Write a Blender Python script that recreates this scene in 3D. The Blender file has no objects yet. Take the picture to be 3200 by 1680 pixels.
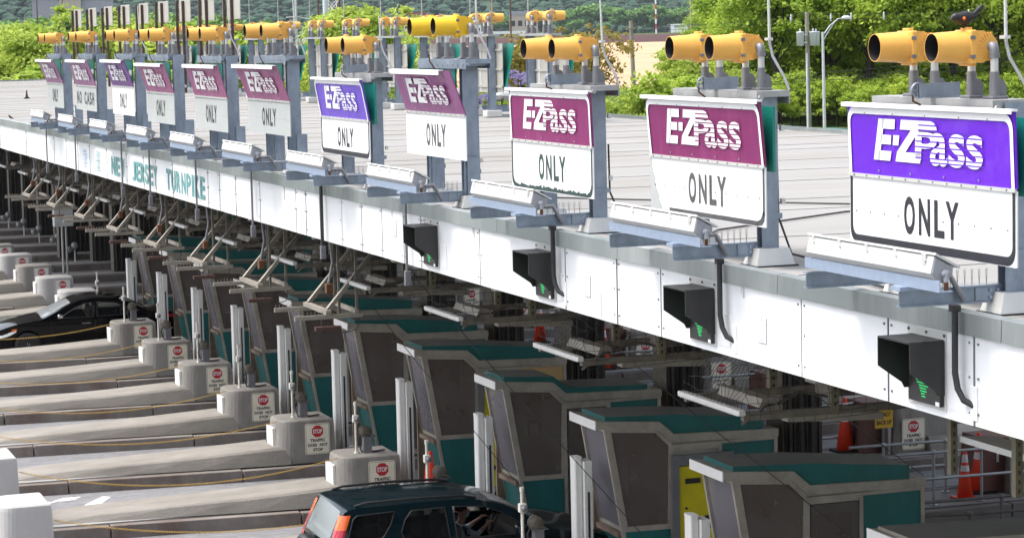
import bpy, bmesh, math, random
from mathutils import Vector, Matrix, Euler
from mathutils.geometry import delaunay_2d_cdt
random.seed(7)
R = math.radians
SC = bpy.context.scene
COL = SC.collection

# ---------------------------------------------------------------- camera
H = 7.85
cam = bpy.data.cameras.new('camera'); camo = bpy.data.objects.new('camera', cam); COL.objects.link(camo)
SC.camera = camo
_X = Vector((0.94304126, -0.33190874, -0.02257832)); _D = Vector((-0.05371038, -0.08492413, -0.99493873)); _F = Vector((0.32831141, 0.93948096, -0.09791391))
camo.matrix_world = Matrix(((_X.x, -_D.x, -_F.x, 0), (_X.y, -_D.y, -_F.y, 0), (_X.z, -_D.z, -_F.z, H), (0, 0, 0, 1)))
cam.sensor_fit = 'HORIZONTAL'; cam.sensor_width = 36.0; cam.lens = 36.0 * 7600 / 3200
cam.clip_start = 0.5; cam.clip_end = 20000
cam.dof.use_dof = True; cam.dof.focus_distance = 30.0; cam.dof.aperture_fstop = 22.0

# ---------------------------------------------------------------- sky, sun, exposure
SUN_EL, SUN_AZ = R(64), R(-70)      # azimuth measured from +Y towards +X: the sun stands to the left
w = bpy.data.worlds.new('World'); SC.world = w; w.use_nodes = True
nt = w.node_tree; nt.nodes.clear()
sky = nt.nodes.new('ShaderNodeTexSky'); sky.sky_type = 'NISHITA'; sky.sun_disc = False
sky.sun_elevation = SUN_EL; sky.sun_rotation = SUN_AZ; sky.dust_density = 4.0; sky.air_density = 1.0; sky.ozone_density = 1.0
hs = nt.nodes.new('ShaderNodeHueSaturation'); hs.inputs['Saturation'].default_value = 0.45
bg = nt.nodes.new('ShaderNodeBackground'); bg.inputs[1].default_value = 0.15
wo = nt.nodes.new('ShaderNodeOutputWorld')
nt.links.new(sky.outputs[0], hs.inputs['Color']); nt.links.new(hs.outputs[0], bg.inputs[0]); nt.links.new(bg.outputs[0], wo.inputs[0])
sl = bpy.data.lights.new('sun', 'SUN'); sl.energy = 1.45; sl.angle = R(26); sl.color = (1.0, 0.96, 0.90)
so = bpy.data.objects.new('sun', sl); COL.objects.link(so)
sd = Vector((math.sin(SUN_AZ) * math.cos(SUN_EL), math.cos(SUN_AZ) * math.cos(SUN_EL), math.sin(SUN_EL)))
so.rotation_euler = sd.to_track_quat('Z', 'Y').to_euler()
SC.view_settings.view_transform = 'Standard'; SC.view_settings.look = 'None'
SC.view_settings.gamma = 1.0; SC.view_settings.use_curve_mapping = False
SC.view_settings.exposure = 1.25
SC.cycles.max_bounces = 10; SC.cycles.diffuse_bounces = 6; SC.cycles.glossy_bounces = 3; SC.cycles.transmission_bounces = 5; SC.cycles.volume_bounces = 0
SC.cycles.transparent_max_bounces = 8; SC.cycles.use_denoising = True; SC.cycles.caustics_reflective = False; SC.cycles.caustics_refractive = False

# ---------------------------------------------------------------- materials
def mat(name, col, rough=.6, metal=0., var=.12, scale=4., bump=0., stretch=(1, 1, 1), dirt=None, dirt_amt=.0, dirt_scale=1.2, spec=.5, coat=0., isl=0.):
    m = bpy.data.materials.new(name); m.use_nodes = True
    t = m.node_tree; b = t.nodes['Principled BSDF']
    N = t.nodes.new; L = t.links.new
    geo = N('ShaderNodeNewGeometry'); mp = N('ShaderNodeMapping'); mp.inputs['Scale'].default_value = stretch
    L(geo.outputs['Position'], mp.inputs['Vector'])
    nz = N('ShaderNodeTexNoise'); nz.inputs['Scale'].default_value = scale; nz.inputs['Detail'].default_value = 6; nz.inputs['Roughness'].default_value = .65
    L(mp.outputs[0], nz.inputs['Vector'])
    mr = N('ShaderNodeMapRange'); mr.inputs['From Min'].default_value = .3; mr.inputs['From Max'].default_value = .7
    mr.inputs['To Min'].default_value = 1 - var; mr.inputs['To Max'].default_value = 1 + var
    L(nz.outputs['Fac'], mr.inputs['Value'])
    mx = N('ShaderNodeMix'); mx.data_type = 'RGBA'; mx.blend_type = 'MULTIPLY'; mx.inputs['Factor'].default_value = 1
    mx.inputs['A'].default_value = (*col, 1); L(mr.outputs[0], mx.inputs['B'])
    out = mx.outputs['Result']
    if isl:
        ma = N('ShaderNodeMapRange'); ma.inputs['To Min'].default_value = 1 - isl; ma.inputs['To Max'].default_value = 1 + isl * .4
        L(geo.outputs['Random Per Island'], ma.inputs['Value'])
        m3 = N('ShaderNodeMix'); m3.data_type = 'RGBA'; m3.blend_type = 'MULTIPLY'; m3.inputs['Factor'].default_value = 1
        L(out, m3.inputs['A']); L(ma.outputs[0], m3.inputs['B']); out = m3.outputs['Result']
    if dirt:
        n2 = N('ShaderNodeTexNoise'); n2.inputs['Scale'].default_value = dirt_scale; n2.inputs['Detail'].default_value = 8; n2.inputs['Roughness'].default_value = .7
        L(mp.outputs[0], n2.inputs['Vector'])
        r2 = N('ShaderNodeMapRange'); r2.inputs['From Min'].default_value = .48; r2.inputs['From Max'].default_value = .72
        r2.inputs['To Max'].default_value = dirt_amt
        L(n2.outputs['Fac'], r2.inputs['Value'])
        m2 = N('ShaderNodeMix'); m2.data_type = 'RGBA'; L(r2.outputs[0], m2.inputs['Factor']); L(out, m2.inputs['A']); m2.inputs['B'].default_value = (*dirt, 1)
        out = m2.outputs['Result']
    L(out, b.inputs['Base Color'])
    b.inputs['Roughness'].default_value = rough; b.inputs['Metallic'].default_value = metal
    b.inputs['Specular IOR Level'].default_value = spec; b.inputs['Coat Weight'].default_value = coat
    if bump:
        bp = N('ShaderNodeBump'); bp.inputs['Strength'].default_value = bump; bp.inputs['Distance'].default_value = .02
        n3 = N('ShaderNodeTexNoise'); n3.inputs['Scale'].default_value = scale * 8; n3.inputs['Detail'].default_value = 4
        L(geo.outputs['Position'], n3.inputs['Vector']); L(n3.outputs['Fac'], bp.inputs['Height']); L(bp.outputs[0], b.inputs['Normal'])
    return m
def glass(name, col=(.02, .02, .025), alpha=.55, rough=.05):
    m = bpy.data.materials.new(name); m.use_nodes = True
    t = m.node_tree; t.nodes.clear(); N = t.nodes.new; L = t.links.new
    o = N('ShaderNodeOutputMaterial'); mx = N('ShaderNodeMixShader'); tr = N('ShaderNodeBsdfTransparent'); p = N('ShaderNodeBsdfPrincipled')
    tr.inputs[0].default_value = (.75, .78, .78, 1); p.inputs['Base Color'].default_value = (*col, 1); p.inputs['Roughness'].default_value = rough
    nz = N('ShaderNodeTexNoise'); nz.inputs['Scale'].default_value = 3; nz.inputs['Detail'].default_value = 5
    mr = N('ShaderNodeMapRange'); mr.inputs['To Min'].default_value = alpha - .08; mr.inputs['To Max'].default_value = alpha + .08
    g = N('ShaderNodeNewGeometry'); L(g.outputs['Position'], nz.inputs['Vector']); L(nz.outputs['Fac'], mr.inputs['Value'])
    L(mr.outputs[0], mx.inputs['Fac']); L(tr.outputs[0], mx.inputs[1]); L(p.outputs[0], mx.inputs[2]); L(mx.outputs[0], o.inputs[0])
    return m
def emit(name, col, s):
    m = bpy.data.materials.new(name); m.use_nodes = True; b = m.node_tree.nodes['Principled BSDF']
    b.inputs['Base Color'].default_value = (*col, 1); b.inputs['Emission Color'].default_value = (*col, 1); b.inputs['Emission Strength'].default_value = s
    return m
def leaf(name, c0, c1, trans=.5):
    m = bpy.data.materials.new(name); m.use_nodes = True; t = m.node_tree; t.nodes.clear(); N = t.nodes.new; L = t.links.new
    o = N('ShaderNodeOutputMaterial'); g = N('ShaderNodeNewGeometry'); oi = N('ShaderNodeObjectInfo')
    nz = N('ShaderNodeTexNoise'); nz.inputs['Scale'].default_value = .35; nz.inputs['Detail'].default_value = 3; L(g.outputs['Position'], nz.inputs['Vector'])
    ad = N('ShaderNodeMath'); ad.operation = 'MULTIPLY_ADD'; ad.inputs[1].default_value = .45; L(g.outputs['Random Per Island'], ad.inputs[0]); 
    nm = N('ShaderNodeMapRange'); nm.inputs['From Min'].default_value = .3; nm.inputs['From Max'].default_value = .7; nm.inputs['To Max'].default_value = .4; L(nz.outputs['Fac'], nm.inputs['Value']); L(nm.outputs[0], ad.inputs[2])
    a2 = N('ShaderNodeMath'); a2.operation = 'MULTIPLY_ADD'; a2.inputs[1].default_value = .25; L(oi.outputs['Random'], a2.inputs[0]); L(ad.outputs[0], a2.inputs[2])
    mx = N('ShaderNodeMix'); mx.data_type = 'RGBA'; L(a2.outputs[0], mx.inputs['Factor']); mx.inputs['A'].default_value = (*c0, 1); mx.inputs['B'].default_value = (*c1, 1)
    d = N('ShaderNodeBsdfPrincipled'); d.inputs['Roughness'].default_value = .55; d.inputs['Specular IOR Level'].default_value = .25
    tl = N('ShaderNodeBsdfTranslucent'); ms = N('ShaderNodeMixShader'); ms.inputs['Fac'].default_value = trans
    L(mx.outputs['Result'], d.inputs['Base Color']); L(mx.outputs['Result'], tl.inputs['Color']); L(d.outputs[0], ms.inputs[1]); L(tl.outputs[0], ms.inputs[2]); L(ms.outputs[0], o.inputs[0])
    return m
M = {}
M['asphalt'] = mat('asphalt', (.20, .20, .21), .85, spec=.3, var=.25, scale=14, bump=.5, dirt=(.10, .10, .105), dirt_amt=.75, dirt_scale=.5, stretch=(.35, 1, 1))
M['land'] = mat('land', (.06, .10, .03), 1., spec=0., var=.4, scale=.02, dirt=(.2, .17, .1), dirt_amt=.6, dirt_scale=.006)
M['reeds'] = mat('reeds', (.44, .315, .21), 1., spec=0., var=.16, scale=.06, stretch=(1, .3, 1), dirt=(.36, .27, .17), dirt_amt=.5, dirt_scale=.02)
M['mudbank'] = mat('mudbank', (.09, .055, .055), 1., spec=0., var=.25, scale=.02)
M['concrete'] = mat('concrete', (.235, .218, .195), .85, var=.14, scale=3, bump=.3, dirt=(.15, .135, .115), dirt_amt=.7, dirt_scale=.9, stretch=(.5, 1, 1))
M['kerb'] = mat('kerb', (.175, .155, .14), .85, var=.3, scale=1.2, bump=.3, dirt=(.10, .055, .04), dirt_amt=.85, dirt_scale=.7, stretch=(1, 1, .6))
M['ledge'] = mat('ledge', (.30, .29, .285), .85, var=.15, scale=2, dirt=(.25, .24, .22), dirt_amt=.5)
M['joint'] = mat('joint', (.03, .028, .026), .9)
M['block'] = mat('block', (.27, .255, .235), .8, var=.10, scale=3, bump=.35, dirt=(.15, .13, .11), dirt_amt=.7, dirt_scale=2.2, stretch=(1, 1, .35))
M['blockwhite'] = mat('blockwhite', (.42, .41, .40), .75, var=.06, scale=3, bump=.15, dirt=(.32, .30, .28), dirt_amt=.5, dirt_scale=1.8, stretch=(1, 1, .3))
M['roadpaint'] = mat('roadpaint', (.72, .71, .68), .8, var=.12, scale=5, dirt=(.4, .4, .4), dirt_amt=.6, dirt_scale=4)
M['redbarrier'] = mat('redbarrier', (.16, .085, .075), .8, var=.2, scale=2, bump=.2, dirt=(.3, .06, .05), dirt_amt=.35)
M['white'] = mat('white', (.80, .80, .80), .5, var=.04, scale=2, dirt=(.62, .60, .56), dirt_amt=.30, dirt_scale=2.2, stretch=(1, 1, .3))
M['fascia'] = mat('fascia', (.82, .83, .84), .38, var=.03, scale=.8, isl=.05, dirt=(.63, .63, .61), dirt_amt=.22, dirt_scale=1.0, stretch=(1, 2.2, .22))
M['coping'] = mat('coping', (.28, .315, .315), .42, .55, var=.10, scale=.5, stretch=(1, 1, .2), isl=.22, dirt=(.62, .62, .62), dirt_amt=.5, dirt_scale=.5)
M['roof'] = mat('roof', (.275, .27, .262), .85, spec=.2, var=.07, scale=.9, stretch=(.3, 1, 1), bump=.12, dirt=(.20, .18, .15), dirt_amt=.75, dirt_scale=.4)
M['roofseam'] = mat('roofseam', (.15, .148, .145), .8)
M['soffit'] = mat('soffit', (.32, .30, .27), .85, var=.3, scale=2)
M['galv'] = mat('galv', (.27, .32, .39), .45, .55, var=.18, scale=9, stretch=(1, 1, .5), dirt=(.16, .19, .24), dirt_amt=.5, dirt_scale=3)
M['galvlight'] = mat('galvlight', (.33, .405, .53), .42, .4, var=.10, scale=14, dirt=(.36, .42, .52), dirt_amt=.5)
M['steelgrey'] = mat('steelgrey', (.40, .40, .40), .5, .5, var=.14, scale=6, dirt=(.27, .27, .28), dirt_amt=.5)
M['aluminium'] = mat('aluminium', (.60, .60, .58), .4, .3, var=.06, scale=5, stretch=(1, 1, .2))
M['castgrey'] = mat('castgrey', (.19, .19, .205), .5, .3, var=.12, scale=8)
M['pipe'] = mat('pipe', (.58, .575, .56), .45, .25, var=.06, scale=8, dirt=(.44, .43, .41), dirt_amt=.4)
M['black'] = mat('black', (.022, .021, .021), .45, var=.15, scale=5)
M['blackmatte'] = mat('blackmatte', (.012, .012, .013), .8, var=.1)
M['visorin'] = mat('visorin', (.02, .02, .025), .7)
M['amberbody'] = mat('amberbody', (.80, .42, .085), .42, var=.05, scale=7, dirt=(.68, .31, .06), dirt_amt=.35, dirt_scale=5)
M['yellowbody'] = mat('yellowbody', (.82, .52, .02), .40, var=.05, scale=7, dirt=(.58, .30, .02), dirt_amt=.35, dirt_scale=5)
M['panelback'] = mat('panelback', (.40, .385, .345), .55, .15, var=.08, scale=2, stretch=(1, 4, .2))
M['rust'] = mat('rust', (.13, .055, .025), .85, .2, var=.35, scale=12)
M['brownpost'] = mat('brownpost', (.075, .042, .032), .7, .1, var=.35, scale=4)
M['purple'] = mat('purple', (.12, .012, .52), .5, spec=.3, var=.03, scale=2, dirt=(.34, .2, .75), dirt_amt=.18, dirt_scale=3)
M['deeppurple'] = mat('deeppurple', (.115, .014, .19), .4, var=.04, scale=2, dirt=(.24, .10, .32), dirt_amt=.2, dirt_scale=2)
M['magenta'] = mat('magenta', (.195, .018, .108), .5, spec=.3, var=.04, scale=2, stretch=(1, 2, .3), dirt=(.42, .09, .25), dirt_amt=.3, dirt_scale=2)
M['plum'] = mat('plum', (.22, .035, .17), .3, var=.05, scale=2, stretch=(1, 2, .3), dirt=(.34, .14, .3), dirt_amt=.35, dirt_scale=1.5)
M['fadedpink'] = mat('fadedpink', (.28, .07, .175), .45, var=.05, scale=1.5, stretch=(1, 2, .3), dirt=(.42, .17, .30), dirt_amt=.5, dirt_scale=1.2)
M['signwhite'] = mat('signwhite', (.80, .80, .80), .42, var=.025, scale=2, dirt=(.62, .62, .61), dirt_amt=.2, dirt_scale=1.6, stretch=(1, 1.5, .25))
M['signgrey'] = mat('signgrey', (.42, .44, .435), .42, var=.04, scale=2, dirt=(.52, .53, .53), dirt_amt=.4, dirt_scale=1.4)
M['letterwhite'] = mat('letterwhite', (.80, .80, .80), .45, var=.03, scale=6)
M['letterblack'] = mat('letterblack', (.018, .019, .026), .5, var=.3, scale=8)
M['lettergreen'] = mat('lettergreen', (.025, .055, .05), .5, var=.3, scale=8)
M['lettergrey'] = mat('lettergrey', (.075, .075, .078), .5, var=.3, scale=8)
M['signteal'] = mat('signteal', (.012, .20, .155), .3, var=.08, scale=2)
M['fasciateal'] = mat('fasciateal', (.085, .28, .28), .6, var=.2, scale=8, dirt=(.5, .6, .6), dirt_amt=.4, dirt_scale=6)
M['fasciablue'] = mat('fasciablue', (.16, .32, .52), .6, var=.25, scale=9, dirt=(.75, .78, .8), dirt_amt=.9, dirt_scale=5)
M['lamphood'] = mat('lamphood', (.52, .52, .51), .45, var=.03, scale=5, dirt=(.6, .59, .57), dirt_amt=.25, dirt_scale=4)
M['lampcap'] = mat('lampcap', (.30, .31, .34), .5, var=.06, scale=6)
M['led'] = emit('led', (.02, .70, .18), .5)
M['boothteal'] = mat('boothteal', (.014, .128, .126), .42, var=.12, scale=3, stretch=(1, 1, .3), dirt=(.02, .085, .082), dirt_amt=.5, dirt_scale=2)
M['boothtealtop'] = mat('boothtealtop', (.17, .175, .16), .6, var=.12, scale=2, dirt=(.16, .155, .135), dirt_amt=.8, dirt_scale=.9)
M['boothalu'] = mat('boothalu', (.41, .375, .32), .45, .25, var=.14, scale=4, dirt=(.18, .15, .115), dirt_amt=.55, dirt_scale=3)
M['boothwhite'] = mat('boothwhite', (.80, .79, .765), .5, var=.05, scale=5)
M['boothwall'] = mat('boothwall', (.36, .345, .30), .6, var=.15, scale=3, stretch=(1, 1, .3))
M['boothglass'] = glass('boothglass', (.16, .13, .118), .70, .10)
M['boothfront'] = glass('boothfront', (.22, .21, .24), .72, .25)
M['boothin'] = mat('boothin', (.22, .16, .12), .8, var=.3, scale=2)
M['plywood'] = mat('plywood', (.50, .34, .15), .7, var=.12, scale=2, stretch=(.4, 1, 2))
M['yellowdoor'] = mat('yellowdoor', (.66, .56, .008), .5, var=.06, scale=5, dirt=(.4, .33, .02), dirt_amt=.4, dirt_scale=3)
M['browndoor'] = mat('browndoor', (.10, .085, .075), .55, var=.12, scale=3)
M['column'] = mat('column', (.065, .055, .047), .7, var=.25, scale=3)
M['columnred'] = mat('columnred', (.07, .035, .027), .7, var=.3, scale=3)
M['rack'] = mat('rack', (.29, .265, .225), .55, .2, var=.2, scale=10, dirt=(.16, .13, .10), dirt_amt=.6, dirt_scale=5)
M['darksteel'] = mat('darksteel', (.14, .123, .10), .6, .25, var=.3, scale=7)
M['olivesteel'] = mat('olivesteel', (.15, .135, .085), .6, .2, var=.2, scale=6)
M['net'] = mat('net', (.03, .03, .03), .8)
M['plate'] = mat('plate', (.80, .75, .61), .55, var=.05, scale=5, dirt=(.55, .46, .30), dirt_amt=.35, dirt_scale=3)
M['platewhite'] = mat('platewhite', (.74, .73, .70), .55, var=.04, scale=5, dirt=(.55, .5, .42), dirt_amt=.3, dirt_scale=3)
M['stopred'] = mat('stopred', (.48, .022, .030), .5, var=.06, scale=8)
M['chain'] = mat('chain', (.42, .26, .045), .55, var=.15, scale=20)
M['cone'] = mat('cone', (.85, .055, .018), .5, var=.06, scale=6, dirt=(.5, .05, .03), dirt_amt=.3, dirt_scale=4)
M['conewhite'] = mat('conewhite', (.72, .70, .72), .5, var=.05, scale=6)
M['signyellow'] = mat('signyellow', (.62, .36, .015), .5, var=.06, scale=6)
M['cabinet'] = mat('cabinet', (.52, .54, .55), .5, .1, var=.05, scale=4)
M['floodlamp'] = mat('floodlamp', (.27, .27, .27), .5, .3, var=.1, scale=8)
M['polepaint'] = mat('polepaint', (.72, .69, .62), .5, var=.12, scale=9, dirt=(.4, .33, .25), dirt_amt=.5, dirt_scale=7)
M['rail'] = mat('rail', (.36, .37, .38), .42, .6, var=.12, scale=8)
M['raildark'] = mat('raildark', (.17, .16, .15), .55, .5, var=.2, scale=8)
M['wood'] = mat('wood', (.26, .245, .19), .85, var=.2, scale=6, stretch=(4, 4, .4))
M['transformer'] = mat('transformer', (.60, .63, .68), .45, var=.05, scale=2)
M['wire'] = mat('wire', (.03, .035, .035), .6)
M['bark'] = mat('bark', (.055, .045, .035), .9, var=.35, scale=3, stretch=(3, 3, .5))
M['leafgreen'] = leaf('leafgreen', (.16, .29, .03), (.55, .66, .10))
M['leafbright'] = leaf('leafbright', (.22, .36, .04), (.55, .62, .13))
M['leafolive'] = leaf('leafolive', (.14, .17, .03), (.42, .29, .07))
M['leaffar'] = leaf('leaffar', (.08, .18, .04), (.20, .36, .08), .2)
M['leaflilac'] = leaf('leaflilac', (.30, .24, .50), (.45, .40, .62))
M['woods'] = mat('woods', (.022, .058, .030), .95, var=.5, scale=.03, isl=.4)
M['hill'] = mat('hill', (.02, .05, .026), .95, var=.5, scale=.02, dirt=(.07, .12, .04), dirt_amt=.6, dirt_scale=.012)
M['slate'] = mat('slate', (.27, .27, .33), .7, var=.05, scale=.3)
M['tanwall'] = mat('tanwall', (.42, .34, .30), .7, var=.05, scale=.3)
M['creamwall'] = mat('creamwall', (.62, .58, .50), .7, var=.05, scale=.3)
M['redroof'] = mat('redroof', (.24, .07, .06), .7, var=.08, scale=.3)
M['greyroof'] = mat('greyroof', (.22, .21, .20), .7, var=.06, scale=.3)
M['farwhite'] = mat('farwhite', (.75, .76, .78), .6, var=.05, scale=.3)
M['carblack'] = mat('carblack', (.003, .003, .004), .08, var=.05, spec=.22, coat=.0)
M['cargreen'] = mat('cargreen', (.0018, .0095, .014), .12, var=.05, spec=.3, coat=.25)
M['cartrim'] = mat('cartrim', (.014, .014, .016), .4)
M['carglass'] = glass('carglass', (.012, .014, .015), .42, .03)
M['windscreen'] = glass('windscreen', (.30, .32, .34), .80, .08)  # pale base colour paints in the bright sky reflection on the windscreens
M['carglassdark'] = glass('carglassdark', (.006, .007, .008), .80, .03)
M['rearglass'] = glass('rearglass', (.20, .23, .24), .85, .04)  # grey tint stands in for sky and trees mirrored in the tailgate glass
M['chrome'] = mat('chrome', (.75, .75, .76), .12, 1., var=.03)
M['alloy'] = mat('alloy', (.78, .79, .80), .3, .25, var=.05)
M['tyre'] = mat('tyre', (.018, .018, .018), .8)
M['taillamp'] = mat('taillamp', (.55, .01, .03), .15, var=.05, coat=1.)
M['orangelamp'] = mat('orangelamp', (.80, .13, .015), .15, var=.05, coat=1.)
M['headlamp'] = mat('headlamp', (.72, .74, .76), .1, .3, var=.05, coat=1.)
M['seat'] = mat('seat', (.05, .047, .044), .8)
M['skin'] = mat('skin', (.42, .24, .17), .55, var=.05)
M['shirtgrey'] = mat('shirtgrey', (.42, .46, .50), .8, var=.1)
M['shirtblue'] = mat('shirtblue', (.10, .15, .24), .8, var=.1)
M['hairdark'] = mat('hairdark', (.03, .022, .016), .7)
M['hairgrey'] = mat('hairgrey', (.30, .29, .28), .7)
M['maskblue'] = mat('maskblue', (.30, .55, .70), .7)
M['feather'] = mat('feather', (.010, .010, .012), .5, var=.2, scale=30)
M['epaulet'] = mat('epaulet', (.75, .14, .02), .6)

# ---------------------------------------------------------------- mesh helpers
class MB:
    def __init__(s): s.v = []; s.f = []; s.mi = []; s.sm = []
    def add(s, vs, fs, m=0, smooth=False):
        o = len(s.v); s.v += [tuple(v) for v in vs]
        for f in fs: s.f.append(tuple(i + o for i in f)); s.mi.append(m); s.sm.append(smooth)
    def box(s, x0, x1, y0, y1, z0, z1, m=0):
        s.add([(x0, y0, z0), (x1, y0, z0), (x1, y1, z0), (x0, y1, z0), (x0, y0, z1), (x1, y0, z1), (x1, y1, z1), (x0, y1, z1)],
              [(0, 3, 2, 1), (4, 5, 6, 7), (0, 1, 5, 4), (1, 2, 6, 5), (2, 3, 7, 6), (3, 0, 4, 7)], m)
    def bbox(s, x0, x1, y0, y1, z0, z1, b=.01, m=0):     # bevelled box
        bm = bmesh.new(); bmesh.ops.create_cube(bm, size=1)
        for v in bm.verts: v.co = Vector(((x0 + x1) / 2 + v.co.x * (x1 - x0), (y0 + y1) / 2 + v.co.y * (y1 - y0), (z0 + z1) / 2 + v.co.z * (z1 - z0)))
        bmesh.ops.bevel(bm, geom=bm.edges[:], offset=b, segments=2, affect='EDGES', profile=.5)
        bm.verts.index_update(); s.add([v.co.copy() for v in bm.verts], [[v.index for v in f.verts] for f in bm.faces], m); bm.free()
    def prism(s, poly, axis, a, b, m=0, smooth=False):   # poly in the two other axes (in order), extruded along axis a..b
        n = len(poly)
        def P(u, v, t): return (t, u, v) if axis == 'x' else ((u, t, v) if axis == 'y' else (u, v, t))
        vs = [P(u, v, a) for u, v in poly] + [P(u, v, b) for u, v in poly]
        fs = [tuple(range(n))[::-1], tuple(range(n, 2 * n))] + [(i, (i + 1) % n, n + (i + 1) % n, n + i) for i in range(n)]
        s.add(vs, fs, m, smooth)
    def tube(s, path, r, n=8, m=0, caps=True, smooth=True):
        path = [Vector(p) for p in path]; rs = r if isinstance(r, (list, tuple)) else [r] * len(path)
        rings = []; up = None
        for i, p in enumerate(path):
            t = (path[min(i + 1, len(path) - 1)] - path[max(i - 1, 0)])
            t = t.normalized() if t.length > 1e-9 else Vector((0, 0, 1))
            if up is None: up = Vector((0, 0, 1)) if abs(t.z) < .9 else Vector((1, 0, 0))
            a = t.cross(up).normalized(); b2 = a.cross(t).normalized(); up = b2
            rings.append([p + (a * math.cos(2 * math.pi * k / n) + b2 * math.sin(2 * math.pi * k / n)) * rs[i] for k in range(n)])
        vs = [v for g in rings for v in g]
        fs = [(i * n + k, i * n + (k + 1) % n, (i + 1) * n + (k + 1) % n, (i + 1) * n + k) for i in range(len(path) - 1) for k in range(n)]
        s.add(vs, fs, m, smooth)
        if caps: s.add(rings[0], [tuple(range(n))], m); s.add(rings[-1], [tuple(range(n))[::-1]], m)
    def lathe(s, prof, c=(0, 0, 0), axis='z', n=20, m=0, smooth=True, caps=True):   # prof: (radius, t)
        c = Vector(c); vs = []
        for r, t in prof:
            for k in range(n):
                a = 2 * math.pi * k / n; u, v = r * math.cos(a), r * math.sin(a)
                vs.append(c + (Vector((u, v, t)) if axis == 'z' else (Vector((t, u, v)) if axis == 'x' else Vector((v, t, u)))))
        L = len(prof)
        fs = [(i * n + k, i * n + (k + 1) % n, (i + 1) * n + (k + 1) % n, (i + 1) * n + k) for i in range(L - 1) for k in range(n)]
        if caps: fs += [tuple(range(n))[::-1], tuple(range((L - 1) * n, L * n))]
        s.add(vs, fs, m, smooth)
    def strut(s, p, q, wd, ht, m=0):                      # rectangular bar between two points
        p, q = Vector(p), Vector(q); t = (q - p).normalized()
        up = Vector((0, 0, 1)) if abs(t.z) < .95 else Vector((1, 0, 0))
        a = t.cross(up).normalized() * wd / 2; b = a.cross(t).normalized() * ht / 2
        vs = [p - a - b, p + a - b, p + a + b, p - a + b, q - a - b, q + a - b, q + a + b, q - a + b]
        s.add(vs, [(0, 1, 2, 3), (7, 6, 5, 4), (0, 4, 5, 1), (1, 5, 6, 2), (2, 6, 7, 3), (3, 7, 4, 0)], m)
    def mesh(s, name, mats, recalc=True):
        me = bpy.data.meshes.new(name); me.from_pydata(s.v, [], s.f)
        for m in (mats if isinstance(mats, (list, tuple)) else [mats]): me.materials.append(m)
        me.polygons.foreach_set('material_index', s.mi); me.polygons.foreach_set('use_smooth', s.sm)
        if recalc:
            bm = bmesh.new(); bm.from_mesh(me); bmesh.ops.recalc_face_normals(bm, faces=bm.faces); bm.to_mesh(me); bm.free()
        me.update(); return me
    def build(s, name, mats, parent=None, recalc=True):
        o = bpy.data.objects.new(name, s.mesh(name, mats, recalc)); COL.objects.link(o)
        if parent is not None: o.parent = parent
        return o
def tag(o, label=None, cat=None, group=None, kind=None):
    if label: o['label'] = label
    if cat: o['category'] = cat
    if group: o['group'] = group
    if kind: o['kind'] = kind
    return o
def thing(name, label, cat, loc=(0, 0, 0), group=None, rz=0.):
    o = bpy.data.objects.new(name, None); COL.objects.link(o); o.empty_display_size = .2
    o.location = loc; o.rotation_euler = (0, 0, rz); return tag(o, label, cat, group)
def kids(o): return [c for c in ALLKIDS.get(o.name, [])]
def copy_tree(o, loc=None, label=None, group=None, rz=None, top=True, ch=None):
    ch = ch if ch is not None else childmap()
    c = o.copy(); COL.objects.link(c)
    if top:
        if loc is not None: c.location = loc
        if label: c['label'] = label
        if group: c['group'] = group
        if rz is not None: c.rotation_euler = (0, 0, rz)
    for k in ch.get(o.name, []):
        d = copy_tree(k, top=False, ch=ch); d.parent = c
    return c
def childmap():
    d = {}
    for o in COL.objects:
        if o.parent: d.setdefault(o.parent.name, []).append(o)
    return d
_tx = {}
def text2d(s, bold=0.):
    if (s, bold) in _tx: return _tx[(s, bold)]
    cu = bpy.data.curves.new('lettering', 'FONT'); cu.body = s; cu.offset = bold; cu.resolution_u = 4;
    o = bpy.data.objects.new('lettering', cu); COL.objects.link(o)
    dg = bpy.context.evaluated_depsgraph_get(); dg.update()
    e = o.evaluated_get(dg); me = e.to_mesh()
    vs = [(v.co.x, v.co.y) for v in me.vertices]; fs = [tuple(p.vertices) for p in me.polygons]
    e.to_mesh_clear(); bpy.data.objects.remove(o); bpy.data.curves.remove(cu)
    x0 = min(v[0] for v in vs); x1 = max(v[0] for v in vs); y0 = min(v[1] for v in vs); y1 = max(v[1] for v in vs)
    r = ([((x - x0) / (x1 - x0), (y - y0) / (y1 - y0)) for x, y in vs], fs)
    _tx[(s, bold)] = r; return r
def put_text(mb, s, u0, u1, v0, v1, P, m=0, bold=0.01, d=0.):
    vs, fs = text2d(s, bold)
    mb.add([P(u0 + (u1 - u0) * x, v0 + (v1 - v0) * y, d) for x, y in vs], fs, m)
def put_poly(mb, pts, P, m=0, d=0.):
    mb.add([P(u, v, d) for u, v in pts], [tuple(range(len(pts)))], m)
def round_rect(u0, u1, v0, v1, r, corners=(1, 1, 1, 1), n=6):      # bl, br, tr, tl
    pts = []
    for (cx, cy, a0, on, px, py) in ((u0 + r, v0 + r, 180, corners[0], u0, v0), (u1 - r, v0 + r, 270, corners[1], u1, v0), (u1 - r, v1 - r, 0, corners[2], u1, v1), (u0 + r, v1 - r, 90, corners[3], u0, v1)):
        if on: pts += [(cx + r * math.cos(R(a0 + 90 * k / n)), cy + r * math.sin(R(a0 + 90 * k / n))) for k in range(n + 1)]
        else: pts.append((px, py))
    return pts
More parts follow.
